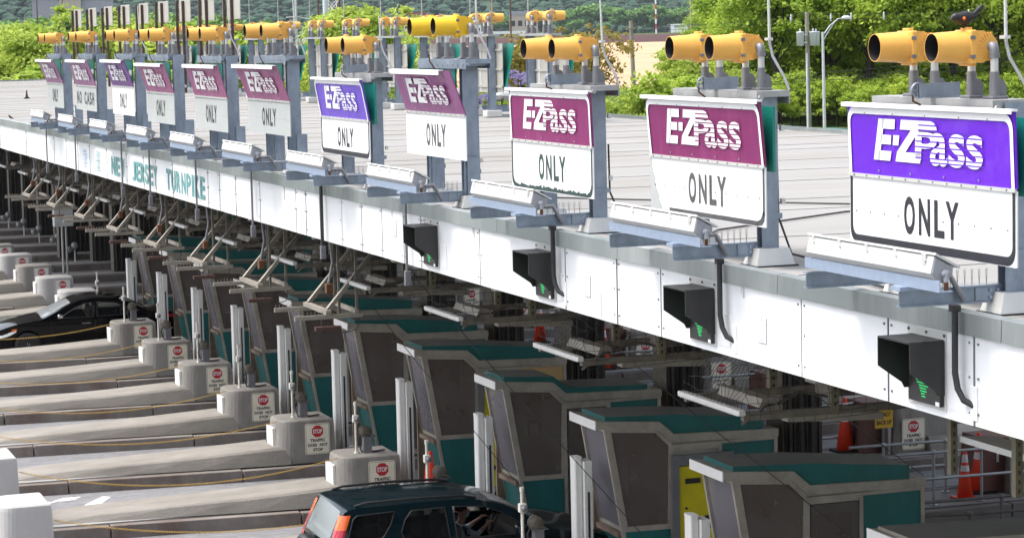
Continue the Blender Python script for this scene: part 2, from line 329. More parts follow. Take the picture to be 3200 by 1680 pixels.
def ring(mb, outer, inner, P, m=0, d=0.):                          # outer and inner lists of the same length
    n = len(outer); mb.add([P(u, v, d) for u, v in outer] + [P(u, v, d) for u, v in inner], [(i, (i + 1) % n, n + (i + 1) % n, n + i) for i in range(n)], m)
ORD = ['nearest', 'second nearest', 'third nearest', 'fourth nearest', 'fifth nearest', 'sixth nearest', 'seventh nearest', 'eighth nearest', 'ninth nearest', 'tenth nearest', 'eleventh nearest', 'twelfth nearest', 'thirteenth nearest', 'fourteenth nearest', 'fifteenth nearest', 'sixteenth nearest', 'seventeenth nearest', 'eighteenth nearest', 'nineteenth nearest', 'twentieth nearest', 'twenty-first nearest', 'twenty-second nearest', 'twenty-third nearest', 'twenty-fourth nearest']
D = 4.15
def Yp(j): return 58.8 - D * j       # near face of the end blocks on island j (j grows towards the camera)
def YL(i): return 58.64 - D * i      # far end of the sign light over island i
def at(px, dist, z=0.):              # a place at a bearing and distance from the overpass
    az = R(7.6 + px * .00738); return Vector((dist * math.sin(az), dist * math.cos(az), z))
# ---------------------------------------------------------------- ground
def sheet(name, pts, z, m):
    mb = MB(); mb.add([(x, y, z) for x, y in pts], [tuple(range(len(pts)))]); o = mb.build(name, m, recalc=False); tag(o, kind='structure'); return o
sheet('ground', [(-6000, -300), (9000, -300), (9000, 9000), (-6000, 9000)], -.10, M['land'])
sheet('road', [(-120, -8), (150, -8), (150, 150), (-120, 150)], -.05, M['asphalt'])
def polar(pts): return [tuple(at(px, d)[:2]) for px, d in pts]
sheet('reed_field', polar([(-600, 320), (2500, 320), (2600, 1250), (-600, 1250)]), -.05, M['reeds'])
sheet('mud_bank', polar([(-600, 1254), (2600, 1254), (2700, 2480), (-600, 2480)]), -.046, M['mudbank'])
mb = MB()
for poly in ([(5.99, 41.55), (6.30, 41.85), (6.60, 41.85), (6.45, 41.62)], [(6.35, 40.77), (6.56, 40.52), (7.07, 41.59), (6.95, 41.70)], [(5.2, 41.5), (5.99, 41.45), (6.2, 41.6), (5.2, 41.72)]):
    mb.add([(x, y, -.046) for x, y in poly], [tuple(range(len(poly)))])
tag(mb.build('painted_arrow', M['roadpaint'], recalc=False), kind='structure')

# ---------------------------------------------------------------- the toll canopy
CX0, CX1, CY0, CY1 = 8.85, 21.57, 4.0, 131.0
can = thing('toll_canopy', 'long flat white canopy roof spanning all the toll lanes', 'canopy', (0, 0, 0))
mb = MB(); rnd = random.Random(3)
mb.box(CX0 + .03, CX1, CY0, CY1, 5.60, 5.70)
y = CY0 + .5
while y < CY1:                                              # lapped membrane seams, never quite parallel
    x = CX0 + .3; yy = y
    pts = []
    while x < CX1 - .2:
        pts.append((x, yy + rnd.uniform(-.03, .03), 5.702)); x += 1.8
    pts.append((CX1 - .05, yy, 5.702)); k = rnd.uniform(-.45, .22)
    for a, b in zip(pts, pts[1:]):
        a2 = (a[0], a[1] + k * (a[0] - CX0) * .12, a[2]); b2 = (b[0], b[1] + k * (b[0] - CX0) * .12, b[2])
        mb.strut(a2, b2, .014, .007, 1)
    y += rnd.uniform(1.2, 3.6)
mb.build('roof_deck', [M['roof'], M['roofseam']], can)
mb = MB(); y = CY0
while y < CY1:
    y2 = min(y + 3.62, CY1) - .008
    mb.prism([(CX0 - .035, 5.585), (CX0 - .030, 5.745), (CX0 + .06, 5.755), (CX0 + .16, 5.715), (CX0 + .16, 5.69), (CX0 + .031, 5.69), (CX0 + .031, 5.585)], 'y', y, y2, 0)
    y = y2 + .008
# rear and end edges
mb.box(CX1, CX1 + .05, CY0, CY1, 5.55, 5.78); mb.box(CX0 + .17, CX1, CY1, CY1 + .05, 5.55, 5.78)
mb.build('coping', M['coping'], can)
seams = [CY0, 9.2, 12.2, 13.9, 15.28, 16.58, 18.08, 21.07, 22.19, 23.63, 26.42, 28.7, 29.445, 30.414, 31.385, 32.376, 34.35, 34.93, 37.2, 38.9, 40.1, 41.0, 42.7, 44.0, 45.6, 46.8, 48.6, 50.9, 53.0, 54.6, 56.2, 58.0, 60.5, 62.6, 64.8]
while seams[-1] < CY1 - 3: seams.append(seams[-1] + rnd.choice((1.4, 2.1, 2.8)))
seams.append(CY1)
mb = MB()
for a, b in zip(seams, seams[1:]):
    dx = rnd.uniform(0, .004); t = rnd.uniform(-.004, .004)
    x0 = CX0 - dx
    mb.add([(x0 + t, a + .011, 4.93), (x0 - t, b - .011, 4.93), (x0 - t, b - .011, 5.60), (x0 + t, a + .011, 5.60),
            (CX0 + .02, a + .011, 4.93), (CX0 + .02, b - .011, 4.93), (CX0 + .02, b - .011, 5.60), (CX0 + .02, a + .011, 5.60)],
           [(0, 1, 2, 3), (7, 6, 5, 4), (0, 4, 5, 1), (1, 5, 6, 2), (2, 6, 7, 3), (3, 7, 4, 0)])
mb.build('fascia', M['fascia'], can)
mb = MB(); mb.box(CX0 + .024, CX0 + .06, CY0, CY1, 4.925, 5.598); mb.box(CX1 - .06, CX1 - .01, CY0, CY1, 4.93, 5.598); mb.box(CX0 + .06, CX1 - .06, CY0, CY1, 5.05, 5.10)
for k in range(30):                                         # dark beams under the deck
    y = CY0 + 2 + k * D
    mb.box(CX0 + .3, CX1 - .3, y, y + .2, 4.80, 5.048)
mb.build('soffit', M['soffit'], can)
mb = MB()                                                   # rivets and screw heads along the panels
for a, b in zip(seams, seams[1:]):
    for z in (5.02, 5.28, 5.53):
        if rnd.random() < .8:
            for y in (a + .06, b - .06): mb.box(CX0 - .012, CX0 + .005, y - .008, y + .008, z - .008, z + .008)
mb.build('screw_row', M['castgrey'], can)
mb = MB()
for a in seams[1:-1]: mb.box(CX0 - .0065, CX0 + .02, a - .0075 * rnd.uniform(.5, 1.2), a + .0075, 4.935, 5.584)
mb.build('panel_joint', M['castgrey'], can)
for y, z0, l in ((29.9, 5.58, .16), (26.6, 5.58, .12), (19.2, 5.58, .10), (35.6, 5.58, .2), (22.6, 5.20, .25), (40.2, 5.58, .22)):
    mb = MB(); mb.box(CX0 - .0068, CX0 - .005, y, y + .03, z0 - l, z0); mb.box(CX0 - .0068, CX0 - .005, y + .05, y + .06, z0 - l * .6, z0); mb.build('water_stain', M['aluminium'], can)
for y, z in ((18.75, 5.13), (22.9, 5.13), (29.75, 5.25)):
    mb = MB(); mb.box(CX0 - .010, CX0 - .002, y, y + .17, z, z + .22); mb.box(CX0 - .013, CX0 - .011, y - .004, y, z, z + .22, 1); mb.box(CX0 - .013, CX0 - .011, y, y + .17, z - .004, z, 1)
    for q in (z + .02, z + .19): mb.box(CX0 - .014, CX0 - .011, y + .08, y + .092, q, q + .012, 1)
    mb.build('access_panel', [M['fascia'], M['castgrey']], can)
mb = MB()
PF = lambda u, v, d=0.: (CX0 - .012 - d, u, v)
def word(mb, s, y0, y1):
    ws = [.45 if c == 'I' else 1. for c in s]; t = sum(ws) + .22 * (len(s) - 1); y = y0; u = (y1 - y0) / t
    for c, w_ in zip(s, ws): put_text(mb, c, y, y + u * w_, 5.045, 5.435, PF, 0, .035); y += u * (w_ + .22)
word(mb, 'NEW', 50.35, 48.85)
word(mb, 'JERSEY', 48.0, 45.45)
word(mb, 'TURNPIKE', 44.58, 41.25)
mb.build('lettering', M['fasciateal'], can, recalc=False)
for y0, mm in ((53.6, 'fasciablue'), (51.9, 'fasciateal')):   # the remains of a crest, worn to smears
    mb = MB()
    for k in range(13):
        z = 5.05 + k * .032 + rnd.uniform(-.008, .008); a = y0 + rnd.uniform(-.1, .1); l = rnd.uniform(.25, .6) * (1 if mm == 'fasciateal' else .8)
        mb.box(CX0 - .013, CX0 - .011, a - l / 2, a + l / 2, z, z + rnd.uniform(.006, .016))
    mb.build('worn_emblem', M[mm], can)
# ---------------------------------------------------------------- supports, signs and signals above the roof
SIGN = {  # island index : (kind, far y, near y, seam z, bottom z, top z, lean, tall post y, post top, signal y far, signal y near, face, lower)
 0: ('A', 60.35, 57.82, 6.81, 6.23, 7.37, .21, 58.60, 7.50, 60.03, 59.0, 'plum', 'signgrey', 'ONLY'),
 1: ('A', 56.02, 53.29, 6.81, 6.26, 7.38, .17, 53.91, 7.51, 55.41, 54.39, 'plum', 'signgrey', 'NO CASH'),
 2: ('A', 51.27, 48.84, 6.86, 6.28, 7.40, .19, 49.34, 7.52, 50.65, 49.62, 'deeppurple', 'signwhite', 'ONLY'),
 3: ('A', 47.44, 44.83, 6.80, 6.22, 7.35, .19, 45.50, 7.51, 46.96, 45.97, 'fadedpink', 'signgrey', 'ONLY'),
 4: ('A', 42.98, 40.38, 6.80, 6.22, 7.35, .16, 41.00, 7.50, 42.37, 41.38, 'fadedpink', 'signgrey', 'ONLY'),
 5: ('A', 38.85, 36.08, 6.83, 6.30, 7.375, .20, 36.78, 7.52, 38.0, 36.89, 'fadedpink', 'signgrey', 'ONLY'),
 6: ('B', 34.25, 31.73, 6.66, 6.14, 7.22, .10, 32.34, 7.28, 33.06, 32.19, 'purple2', 'signwhite', 'ONLY'),
 7: ('A', 29.99, 27.57, 6.84, 6.30, 7.37, .18, 28.14, 7.50, 29.05, 28.08, 'plum', 'signwhite', 'ONLY'),
 8: ('B', 25.93, 23.40, 6.62, 6.085, 7.19, .02, 23.90, 7.23, 24.86, 23.98, 'magenta', 'signwhite', 'ONLY'),
 9: ('B', 21.85, 19.26, 6.61, 6.075, 7.18, .05, 19.80, 7.24, 20.84, 19.94, 'magenta', 'signwhite', 'ONLY'),
 10: ('B', 17.66, 15.10, 6.63, 6.075, 7.195, .02, 15.52, 7.24, 16.82, 15.93, 'purple', 'signwhite', 'ONLY')}
M['purple2'] = mat('purple2', (.12, .045, .50), .35, var=.04, scale=2, dirt=(.28, .2, .62), dirt_amt=.2, dirt_scale=2)
SX = 9.10
def ibeam_x(mb, x0, x1, yc, z0, z1, wd=.075, t=.012, m=0):
    mb.box(x0, x1, yc - wd / 2, yc + wd / 2, z1 - t, z1, m); mb.box(x0, x1, yc - wd / 2, yc + wd / 2, z0, z0 + t, m); mb.box(x0, x1, yc - .006 - .01, yc + .006 - .01, z0 + t, z1 - t, m)
def post_mesh(mb, xc, yc, z0, z1, wx=.16, wy=.12, t=.014, m=0):      # wide-flange post, flanges facing along the row
    mb.box(xc - wx / 2, xc + wx / 2, yc - wy / 2, yc - wy / 2 + t, z0, z1, m); mb.box(xc - wx / 2, xc + wx / 2, yc + wy / 2 - t, yc + wy / 2, z0, z1, m)
    mb.box(xc - .008, xc + .008, yc - wy / 2 + t, yc + wy / 2 - t, z0, z1, m)
def curb(mb, xc, yc, m=0):
    a, b, h = .19, .145, .155
    vs = [(xc - a, yc - a * .8, 5.705), (xc + a, yc - a * .8, 5.705), (xc + a, yc + a * .8, 5.705), (xc - a, yc + a * .8, 5.705), (xc - b, yc - b * .8, 5.705 + h), (xc + b, yc - b * .8, 5.705 + h), (xc + b, yc + b * .8, 5.705 + h), (xc - b, yc + b * .8, 5.705 + h)]
    mb.add(vs, [(0, 1, 5, 4), (1, 2, 6, 5), (2, 3, 7, 6), (3, 0, 4, 7), (4, 5, 6, 7)], m)
    mb.box(xc - a - .02, xc + a + .02, yc - a * .8 - .02, yc + a * .8 + .02, 5.701, 5.712, 1)
def logo(mb, y0, w, h, P, W=0, BG=1):
    # proportions measured on the nearest panel: sheet 2.56 wide; strokes as flat lettering
    k = w / 2.56; 
    def q(s, z): return (s * k, (z - 6.63) / .565 * h)
    def poly(pts, d=0., m=W): put_poly(mb, [q(*p) for p in pts], P, m, d)
    poly([(.54, 7.08), (.635, 7.08), (.53, 6.753), (.435, 6.753)])                           # E stem
    poly([(.60, 7.08), (.808, 7.08), (.796, 7.003), (.58, 7.003)]); poly([(.57, 6.955), (.737, 6.955), (.725, 6.881), (.55, 6.881)]); poly([(.53, 6.829), (.732, 6.829), (.706, 6.753), (.50, 6.753)])
    poly([(.774, 6.957), (.87, 6.957), (.848, 6.879), (.757, 6.879)])                        # hyphen
    poly([(.904, 7.08), (1.37, 7.08), (1.42, 7.068), (1.453, 7.038), (1.46, 7.004), (.882, 7.004)])    # top of Z running into the P
    poly([(1.061, 7.006), (1.185, 7.006), (.956, 6.83), (.825, 6.83)]); poly([(.825, 6.831), (1.206, 6.831), (1.182, 6.753), (.792, 6.753)])
    vs, fs = text2d('P', .02); mb.add([P(*q(1.10 + (.335) * x + .03 * y2, 6.78 + .215 * y2), 0.0) for x, y2 in vs], fs, W)
    for ch, a, b in (('a', 1.345, 1.610), ('s', 1.628, 1.865), ('s', 1.885, 2.125)):
        vs, fs = text2d(ch, .018); mb.add([P(*q(a + (b - a) * x + .02 * (y2 - .5), 6.745 + .25 * y2), 0.001) for x, y2 in vs], fs, W)
    for z, a, b in ((7.048, 1.18, 1.46), (7.010, 1.17, 2.14), (6.968, 1.16, 2.14), (6.925, 1.13, 2.14), (6.882, 1.11, 2.14), (6.840, 1.10, 2.14), (6.798, 1.12, 2.14), (6.768, 1.25, 2.14)):
        poly([(a, z + .0046), (b, z + .0046), (b, z - .0046), (a, z - .0046)], .0032, BG)
def sign_label(i):
    k = 10 - i
    d = {10: 'bright violet and white toll sign with black border, largest and nearest of the row', 9: 'magenta and white toll sign with peeled lower left corner, second nearest', 8: 'magenta and white toll sign with a torn black lower border, third nearest',
         7: 'leaning purple-plum toll sign with a green panel showing a white T behind it', 6: 'blue-violet toll sign with white border and black lower border, fifth nearest', 5: 'faded pink toll sign over grey ONLY board, largest of the faded ones',
         4: 'faded pink toll sign, middle of the three faded ones', 3: 'faded pink toll sign, farthest of the three faded ones', 2: 'deep purple leaning toll sign over a bright white ONLY board, third from left', 1: 'plum toll sign over a board reading NO CASH', 0: 'plum toll sign with bleached upper panel, leftmost and farthest of the row'}
    return d[i]
for i, (kind, yf, yn, zs, zb, zt, lean, yp, pt, sf, sn, face, low, word) in SIGN.items():
    o0 = ORD[10 - i]; yl = YL(i)
    # steel support
    sup = thing('sign_support', f'grey steel sign support frame with roof posts and arms, {o0} in the front row', 'sign support', (9.3, (yf + yn) / 2, 5.7), 'front sign supports on the canopy roof')
    ox, oy, oz = 9.3, (yf + yn) / 2, 5.7
    def off(mb): mb.v = [(x - ox, y - oy, z - oz) for x, y, z in mb.v]; return mb
    ys = [yl - 1.60, yl - .09] if kind == 'B' else [yl - 1.55, yl - .12]
    if kind == 'B': tall = [(ys[0], pt), (ys[1], pt)]
    else: tall = [(yp - .06, pt), (min(yp + 1.35, yf - .2), 7.28)]
    for (y, zt2) in tall:
        mb = MB(); post_mesh(mb, 9.31, y, 5.72, zt2, .20 if kind == 'A' else .16); mb.box(9.22, 9.42, y - .075, y - .061, 6.12, 6.17); 
        for z in (6.25, 6.9): mb.box(9.405, 9.44, y - .10, y - .06, z, z + .05, 1)
        off(mb).build('post', [M['galv'], M['aluminium']], sup)
    for y in ys:
        mb = MB(); ibeam_x(mb, 8.40, 9.235, y + .045, 5.785, 5.915)
        mb.box(9.02, 9.235, y + .018, y + .028, 5.80, 5.90)
        for bx in (9.14, 9.20):
            for bz in (5.825, 5.875): mb.tube([(bx, y + .018, bz), (bx, y + .002, bz)], .012, 6, 1)
        off(mb).build('arm', [M['galv'], M['galvlight']], sup)
        if kind == 'A':
            mb = MB(); post_mesh(mb, 9.32, y, 5.72, 6.32); off(mb).build('stub_post', M['galv'], sup)
        mb = MB(); curb(mb, 9.32, y); off(mb).build('roof_curb', [M['aluminium'], M['blackmatte']], sup)
    if kind == 'A':
        for y, _ in tall[:1]: mb = MB(); curb(mb, 9.32, y); off(mb).build('roof_curb', [M['aluminium'], M['blackmatte']], sup)
    # angle iron carrying the lamp
    mb = MB(); mb.box(8.42, 8.428, yl - 2.12, yl, 5.945, 6.028); mb.box(8.428, 8.53, yl - 2.12, yl, 5.945, 5.953); mb.box(8.36, 8.50, yl - 1.66, yl - 1.52, 5.9155, 5.9445)
    off(mb).build('angle_iron', M['galvlight'], sup)
    # platform
    hz = sorted((sf, sn)); zpl = pt + (.02 if kind == 'B' else .005); ya, yb = hz[0] - .42, hz[1] + .55
    mb = MB(); mb.box(9.14, 9.46, ya, yb, zpl - .055, zpl)
    mb.box(9.14, 9.15, ya, yb, zpl - .115, zpl - .055); mb.box(9.45, 9.46, ya, yb, zpl - .115, zpl - .055)
    if kind == 'A':
        for k in range(7): mb.box(9.135, 9.465, ya + .1 + k * .2, ya + .13 + k * .2, zpl - .085, zpl - .057)
    mb.tube([(9.16, ya - .02, zpl - .06), (9.16, ya - .05, zpl - .06)], .025, 6)
    off(mb).build('platform', M['steelgrey'] if kind == 'B' else M['galv'], sup)
    ym = (sf + sn) / 2; HB = kind == 'B'
    mb = MB(); yb_ = ym + .02; mb.strut((9.03, yb_, zpl + .055), (9.36, yb_ - .03, zpl + .065), .012, .105); mb.box(9.05, 9.36, yb_ - .05, yb_ + .03, zpl + .001, zpl + .010)
    mb.lathe([(.05, -.010), (.062, -.012), (.062, .012), (.05, .010), (.05, -.010)], (9.03, yb_ + .02, zpl + .06), 'y', 18, 0, True, False); mb.strut((8.975, yb_ + .02, zpl + .06), (9.085, yb_ + .02, zpl + .06), .008, .012); mb.strut((9.03, yb_ + .02, zpl + .005), (9.03, yb_ + .02, zpl + .115), .008, .012)
    off(mb).build('hoist_bracket', M['galv'], sup) if HB else None
    mb = MB(); mb.tube([(8.98, ym + .04, zpl + .06), (8.985, ym + .04, zpl - .02), (9.05, ym + .04, zt + .012)], .009, 5); off(mb).build('hoist_wire', M['rust'], sup)
    # lightning rod with braided lead
    if i not in (0, 1, 3):
        ztop = {10: 9.4, 9: 9.2, 8: 8.22, 7: 9.1, 6: 8.08, 5: 8.45, 4: 8.35, 2: 8.5}[i]
        mb = MB(); yr = hz[0] - .27; zz = zpl + .42
        mb.tube([(9.34, yr, zz), (9.325, yr + .01, ztop)], [.013, .008], 6); mb.box(9.315, 9.36, yr - .03, yr + .05, zz + .02, zz + .045)
        off(mb).build('lightning_rod', M['aluminium'], sup)
        mb = MB(); mb.tube([(9.34, yr, zz), (9.36, yr - .02, zz - .12), (9.43, yr - .10, zz - .3), (9.46, yr - .14, zpl)], .013, 6); off(mb).build('braided_lead', M['steelgrey'], sup)
    if i != 8:
        mb = MB(); x = 9.165
        mb.box(x, x + .02, (yn - (.05 if i == 6 else .01)) if kind == 'B' else (yp + .02), yf - (.35 if kind == 'A' else .2), zs - .05, zt - (.05 if kind == 'B' else -.03))
        mats = [M['signteal'], M['letterwhite']]
        if i in (1, 2, 4, 7):
            y0 = yp + (.16 if i == 7 else .18); PT = lambda u, v, d=0.: (x - .003, u, v)
            put_poly(mb, [(y0 + .18, zt - .30), (y0 - .12, zt - .30), (y0 - .12, zt - .2), (y0 + .18, zt - .2)], PT, 1) if i != 7 else put_poly(mb, [(y0 + .36, zt - .28), (y0 - .02, zt - .28), (y0 - .02, zt - .16), (y0 + .36, zt - .16)], PT, 1)
            put_poly(mb, [(y0 + .07, zs + .12), (y0 + .02, zs + .12), (y0 + .02, zt - .29), (y0 + .07, zt - .29)], PT, 1)
        off(mb).build('green_backboard', mats, sup)
    # the sign
    sg = thing('toll_sign', sign_label(i), 'toll sign', (SX, (yf + yn) / 2, zb), 'toll signs facing the lanes'); ox, oy, oz = SX, (yf + yn) / 2, zb
    W = yf - yn; hU = zt - zs; hL = zs - zb
    bow = lambda u: 0.0
    PU = lambda u, v, d=0.: (SX - .012 - d * 1.0 - lean * (v / hU), yf - u, zs + .008 + v)
    PL = lambda u, v, d=0.: (SX - .012 - d, yf - u, zb + v)
    mb = MB()                                            # upper sheet
    n = 8
    vs = []
    for k in range(n + 1):
        u = W * k / n; b = .012 * math.sin(k * 2.1 + i) * (1 if kind == 'A' else .15)
        for v in (0, hU / 2, hU):
            p = PU(u, v, -.002); bb = b * v / hU; vs.append((p[0] + bb, p[1], p[2])); 
    m0 = len(vs); vs += [(x + .014, y, z) for x, y, z in vs]
    fs = []
    for k in range(n):
        for r in range(2): a = k * 3 + r; fs += [(a, a + 3, a + 4, a + 1), (m0 + a, m0 + a + 1, m0 + a + 4, m0 + a + 3)]
        fs += [(k * 3, m0 + k * 3, m0 + k * 3 + 3, k * 3 + 3), (k * 3 + 2, k * 3 + 5, m0 + k * 3 + 5, m0 + k * 3 + 2)]
    fs += [(0, 1, m0 + 1, m0), (1, 2, m0 + 2, m0 + 1), (3 * n, m0 + 3 * n, m0 + 3 * n + 1, 3 * n + 1), (3 * n + 1, m0 + 3 * n + 1, m0 + 3 * n + 2, 3 * n + 2)]
    mb.add(vs, fs); up = off(mb).build('upper_panel', M[face], sg)
    PUd = (lambda u, v, d=0.: PU(u, v, d + .004 + (.013 if kind == 'A' else .003)))
    mb = MB()
    for u_, v_ in ((.12, .9), (.3, .9), (.5, .9), (.7, .9), (.86, .9), (.2, .1), (.4, .1), (.6, .1), (.8, .1)): p_ = PUd(W * u_, hU * v_ - .02, -.002); mb.box(p_[0] - .004, p_[0] + .002, p_[1] - .008, p_[1] + .008, p_[2] - .007, p_[2] + .007)
    off(mb).build('rivet_row', M['steelgrey'], up)
    mb = MB(); logo(mb, 0, W, hU, PUd, 0, 1); o = off(mb).build('route_logo', [M['letterwhite'] if low == 'signwhite' else M['signwhite'], M[face]], up, recalc=False)
    if kind == 'B':
        mb = MB(); out = round_rect(.0 + .012, W - .012, .004, hU - .03, .11, (0, 0, 1, 1)); inn = round_rect(.055, W - .055, .004, hU - .085, .075, (0, 0, 1, 1)); ring(mb, out, inn, PUd, 0, 0.); off(mb).build('white_border', M['letterwhite'], up, recalc=False)
    mb = MB(); mb.box(SX - .012, SX + .002, yn, yf, zb, zs - .008)
    lo = off(mb).build('lower_panel', M[low], sg)
    lm = {10: 'letterblack', 8: 'lettergreen', 9: 'lettergrey', 7: 'lettergrey'}.get(i, 'letterblack')
    PLd = lambda u, v, d=0.: PL(u, v, d + .003)
    mb = MB(); s = W / 2.56; zc0, zc1 = .135 * hL / .555, .42 * hL / .555
    if word == 'ONLY':
        for ch, a, b in (('O', .907, 1.079), ('N', 1.14, 1.317), ('L', 1.379, 1.534), ('Y', 1.552, 1.747)): 
            dz = (.008, .006)[ch != 'O']; put_text(mb, ch, a * s, b * s, zc0 - (.006 if ch == 'O' else 0), zc1 + (.006 if ch == 'O' else 0), PLd, 0, .032)
    else:
        for ch, a, b in (('N', .18, .42), ('O', .50, .76), ('C', 1.13, 1.37), ('A', 1.42, 1.72), ('S', 1.76, 1.99), ('H', 2.06, 2.29)): put_text(mb, ch, a * s, b * s, zc0, zc1, PLd, 0, .03)
    off(mb).build('lettering', M[lm], lo, recalc=False)
    if kind == 'B':
        mb = MB(); out = round_rect(.012, W - .012, .006, hL - .012, .11, (1, 1, 0, 0), 5); inn = round_rect(.052, W - .052, .072, hL - .012, .075, (1, 1, 0, 0), 5)
        if i in (8, 9):                                  # ragged, peeling lower edge
            rr = random.Random(i); n2 = 46; uo = [W * .06 + (W * .88) * k / n2 for k in range(n2 + 1)]
            put_poly(mb, [(.012, .12), (.05, .14), (.05, hL - .012), (.012, hL - .012)], PLd) if i == 8 else None
            put_poly(mb, [(W - .05, .10), (W - .012, .10), (W - .012, hL - .012), (W - .05, hL - .012)], PLd)
            for k in range(n2):
                h1 = .05 + (rr.uniform(-.012, .014) if i == 8 else 0); 
                if i == 9 and uo[k] < .42: continue
                put_poly(mb, [(uo[k], .008), (uo[k + 1], .008), (uo[k + 1], h1), (uo[k], h1 + (rr.uniform(-.010, .010) if i == 8 else 0))], PLd)
            for sgn, u in ((1, .012), (-1, W - .012)):
                if i == 9 and sgn == 1: continue
                put_poly(mb, [(u, .12), (u + sgn * .015, .055), (u + sgn * .06, .02), (u + sgn * W * .06, .008), (u + sgn * W * .06, .046), (u + sgn * .085, .07), (u + sgn * .05, .11), (u + sgn * .04, .14)], PLd)
            if i == 9: put_poly(mb, [(.0, .0), (.26, .0), (.27, .06), (.21, .10), (.19, .17), (.12, .24), (.10, .33), (.05, .40), (.02, .5), (.0, .5)], PLd, 1)
        else: ring(mb, out, inn, PLd)
        off(mb).build('border', [M['letterblack'] if i in (10, 6) else (M['lettergreen'] if i == 8 else M['lettergrey']), M['signgrey']], lo, recalc=False)
    mb = MB()
    if kind == 'B':
        p = PU(0, hU, .0); mb.box(p[0] - .035, p[0] + .02, yn - .02, yf + .04, zt - .004, zt + .012); mb.box(p[0] - .035, p[0] - .028, yn - .02, yf + .04, zt - .022, zt - .004)
    else:
        p = PU(0, hU, .0); mb.box(p[0] - .05, p[0] + .012, yn + (.30 if i == 7 else .05), yf - (.10 if i == 7 else -.03), zt + .002, zt + .014); mb.box(p[0] - .052, p[0] - .044, yn + (.30 if i == 7 else .05), yf - (.10 if i == 7 else -.03), zt - .045, zt + .002)
    off(mb).build('top_rail', M['white'], sg)
    mb = MB(); mb.box(SX - .028, SX - .013, yn - .004, yf + .004, zs - .016, zs + .010)
    for k in range(12): y = yn + W * (k + .5) / 12; mb.box(SX - .034, SX - .028, y - .006, y + .006, zs - .008, zs + .004, 1)
    off(mb).build('middle_rail', [M['aluminium'], M['castgrey']], sg)
    mb = MB()
    for k in range(11): y = yn + W * (k + .5) / 11; mb.box(SX - .017, SX - .012, y - .007, y + .007, zb + hL * .46, zb + hL * .46 + .012)
    off(mb).build('screw_row', M['castgrey'], lo)
# ---------------------------------------------------------------- amber signal heads
def make_signal(body, label, group, dirx=-1):
    g = thing('flashing_signal', label, 'traffic signal', (0, 0, 0), group)
    s = dirx
    mb = MB()                                                # visor: an open tapering tube
    n = 28; rings = [(.121, .085), (.1145, .20), (.107, .345)]
    prof = [(r, s * t) for r, t in rings]
    mb.lathe(prof, (0, 0, 0), 'x', n, 0, True, False)
    mb.lathe([(.102, s * .345), (.108, s * .20), (.112, s * .085)], (0, 0, 0), 'x', n, 1, True, False); mb.lathe([(.107, s * .345), (.102, s * .345)], (0, 0, 0), 'x', n, 0, True, False)
    mb.build('visor', [M[body], M['visorin']], g, recalc=False)
    mb = MB(); mb.lathe([(.001, s * .06), (.105, s * .08)], (0, 0, 0), 'x', n, 0, True, False); mb.build('lens', M['visorin'], g, recalc=False)
    mb = MB()
    mb.bbox(min(s * .035, s * .085), max(s * .035, s * .085), -.128, .128, -.125, .125, .012)
    X0, X1 = s * .035, -s * .14
    poly = [(X0, -.118), (X0, .118), (s * -.02, .118), (X1 + s * .04, .085), (X1, .035), (X1, -.035), (X1 + s * .04, -.085), (s * -.02, -.118)]
    mb.prism(poly, 'y', -.118, .118)
    for yy in (-.128, .128):                                 # round serrated boss and ribs on both ends
        for k in range(13):
            a = math.pi * (.5 + k / 12.) if s < 0 else math.pi * (-.5 + k / 12.)
            a = math.pi - a if s < 0 else a
            cxx = -s * .085
            dx, dz = (math.cos(a) * -1 if s < 0 else math.cos(a)) , math.sin(a)
            ex = cxx + (s) * abs(math.cos(a)) * .105; ez = math.sin(a) * .108
            mb.strut((cxx + s * .03 * abs(math.cos(a)), yy * .93, math.sin(a) * .03), (ex, yy * .93, ez), .011, .016)
    mb.bbox(min(s * .03, s * .075), max(s * .03, s * .075), -.05, .05, .120, .145, .006); mb.bbox(min(s * .02, s * .07), max(s * .02, s * .07), -.09, .09, -.142, -.122, .006)
    mb.build('housing', M[body], g)
    for zz in (.055, -.085): mb = MB(); mb.bbox(min(s * .095, s * .055), max(s * .095, s * .055), -.140, -.124, zz, zz + .028, .003); mb.build('latch', M['castgrey'], g)
    return g
def add_stand(g, h, dirx=-1):
    cx = -dirx * .085
    for yy in (-1, 1):
        y1 = yy * .165
        mb = MB(); mb.tube([(cx, yy * .112, 0), (cx, y1 - yy * .01, 0), (cx, y1, -.018), (cx, y1, -.075)], [.040, .037, .036, .035], 10); mb.tube([(cx, y1, -.045), (cx, y1, -.085)], .041, 10); mb.build('elbow', M['castgrey'], g)
        mb = MB(); mb.tube([(cx, y1, -.07), (cx, y1, -h + .06)], .030, 10); mb.build('pipe', M['pipe'], g)
        mb = MB(); mb.tube([(cx, y1, -h + .20), (cx, y1, -h + .015)], [.036, .042], 10); mb.bbox(cx - .06, cx + .075, y1 - .075, y1 + .075, -h, -h + .022, .006)
        mb.prism([(cx + .02, -h + .02), (cx + .085, -h + .02), (cx + .085, -h + .10), (cx + .06, -h + .14), (cx + .02, -h + .15)], 'y', y1 - .03, y1 + .03)
        mb.build('base_casting', M['castgrey'], g)
sigA = make_signal('amberbody', 'x', 'x'); add_stand(sigA, .385)
sigY = make_signal('yellowbody', 'x', 'x'); add_stand(sigY, .40)
sigR = make_signal('amberbody', 'x', 'x', 1); add_stand(sigR, .40, 1)
cm = childmap(); used = set()
def place_signal(src, loc, label, group):
    if src.name not in used: used.add(src.name); src.location = loc; src['label'] = label; src['group'] = group; return src
    return copy_tree(src, loc, label, group, ch=cm)
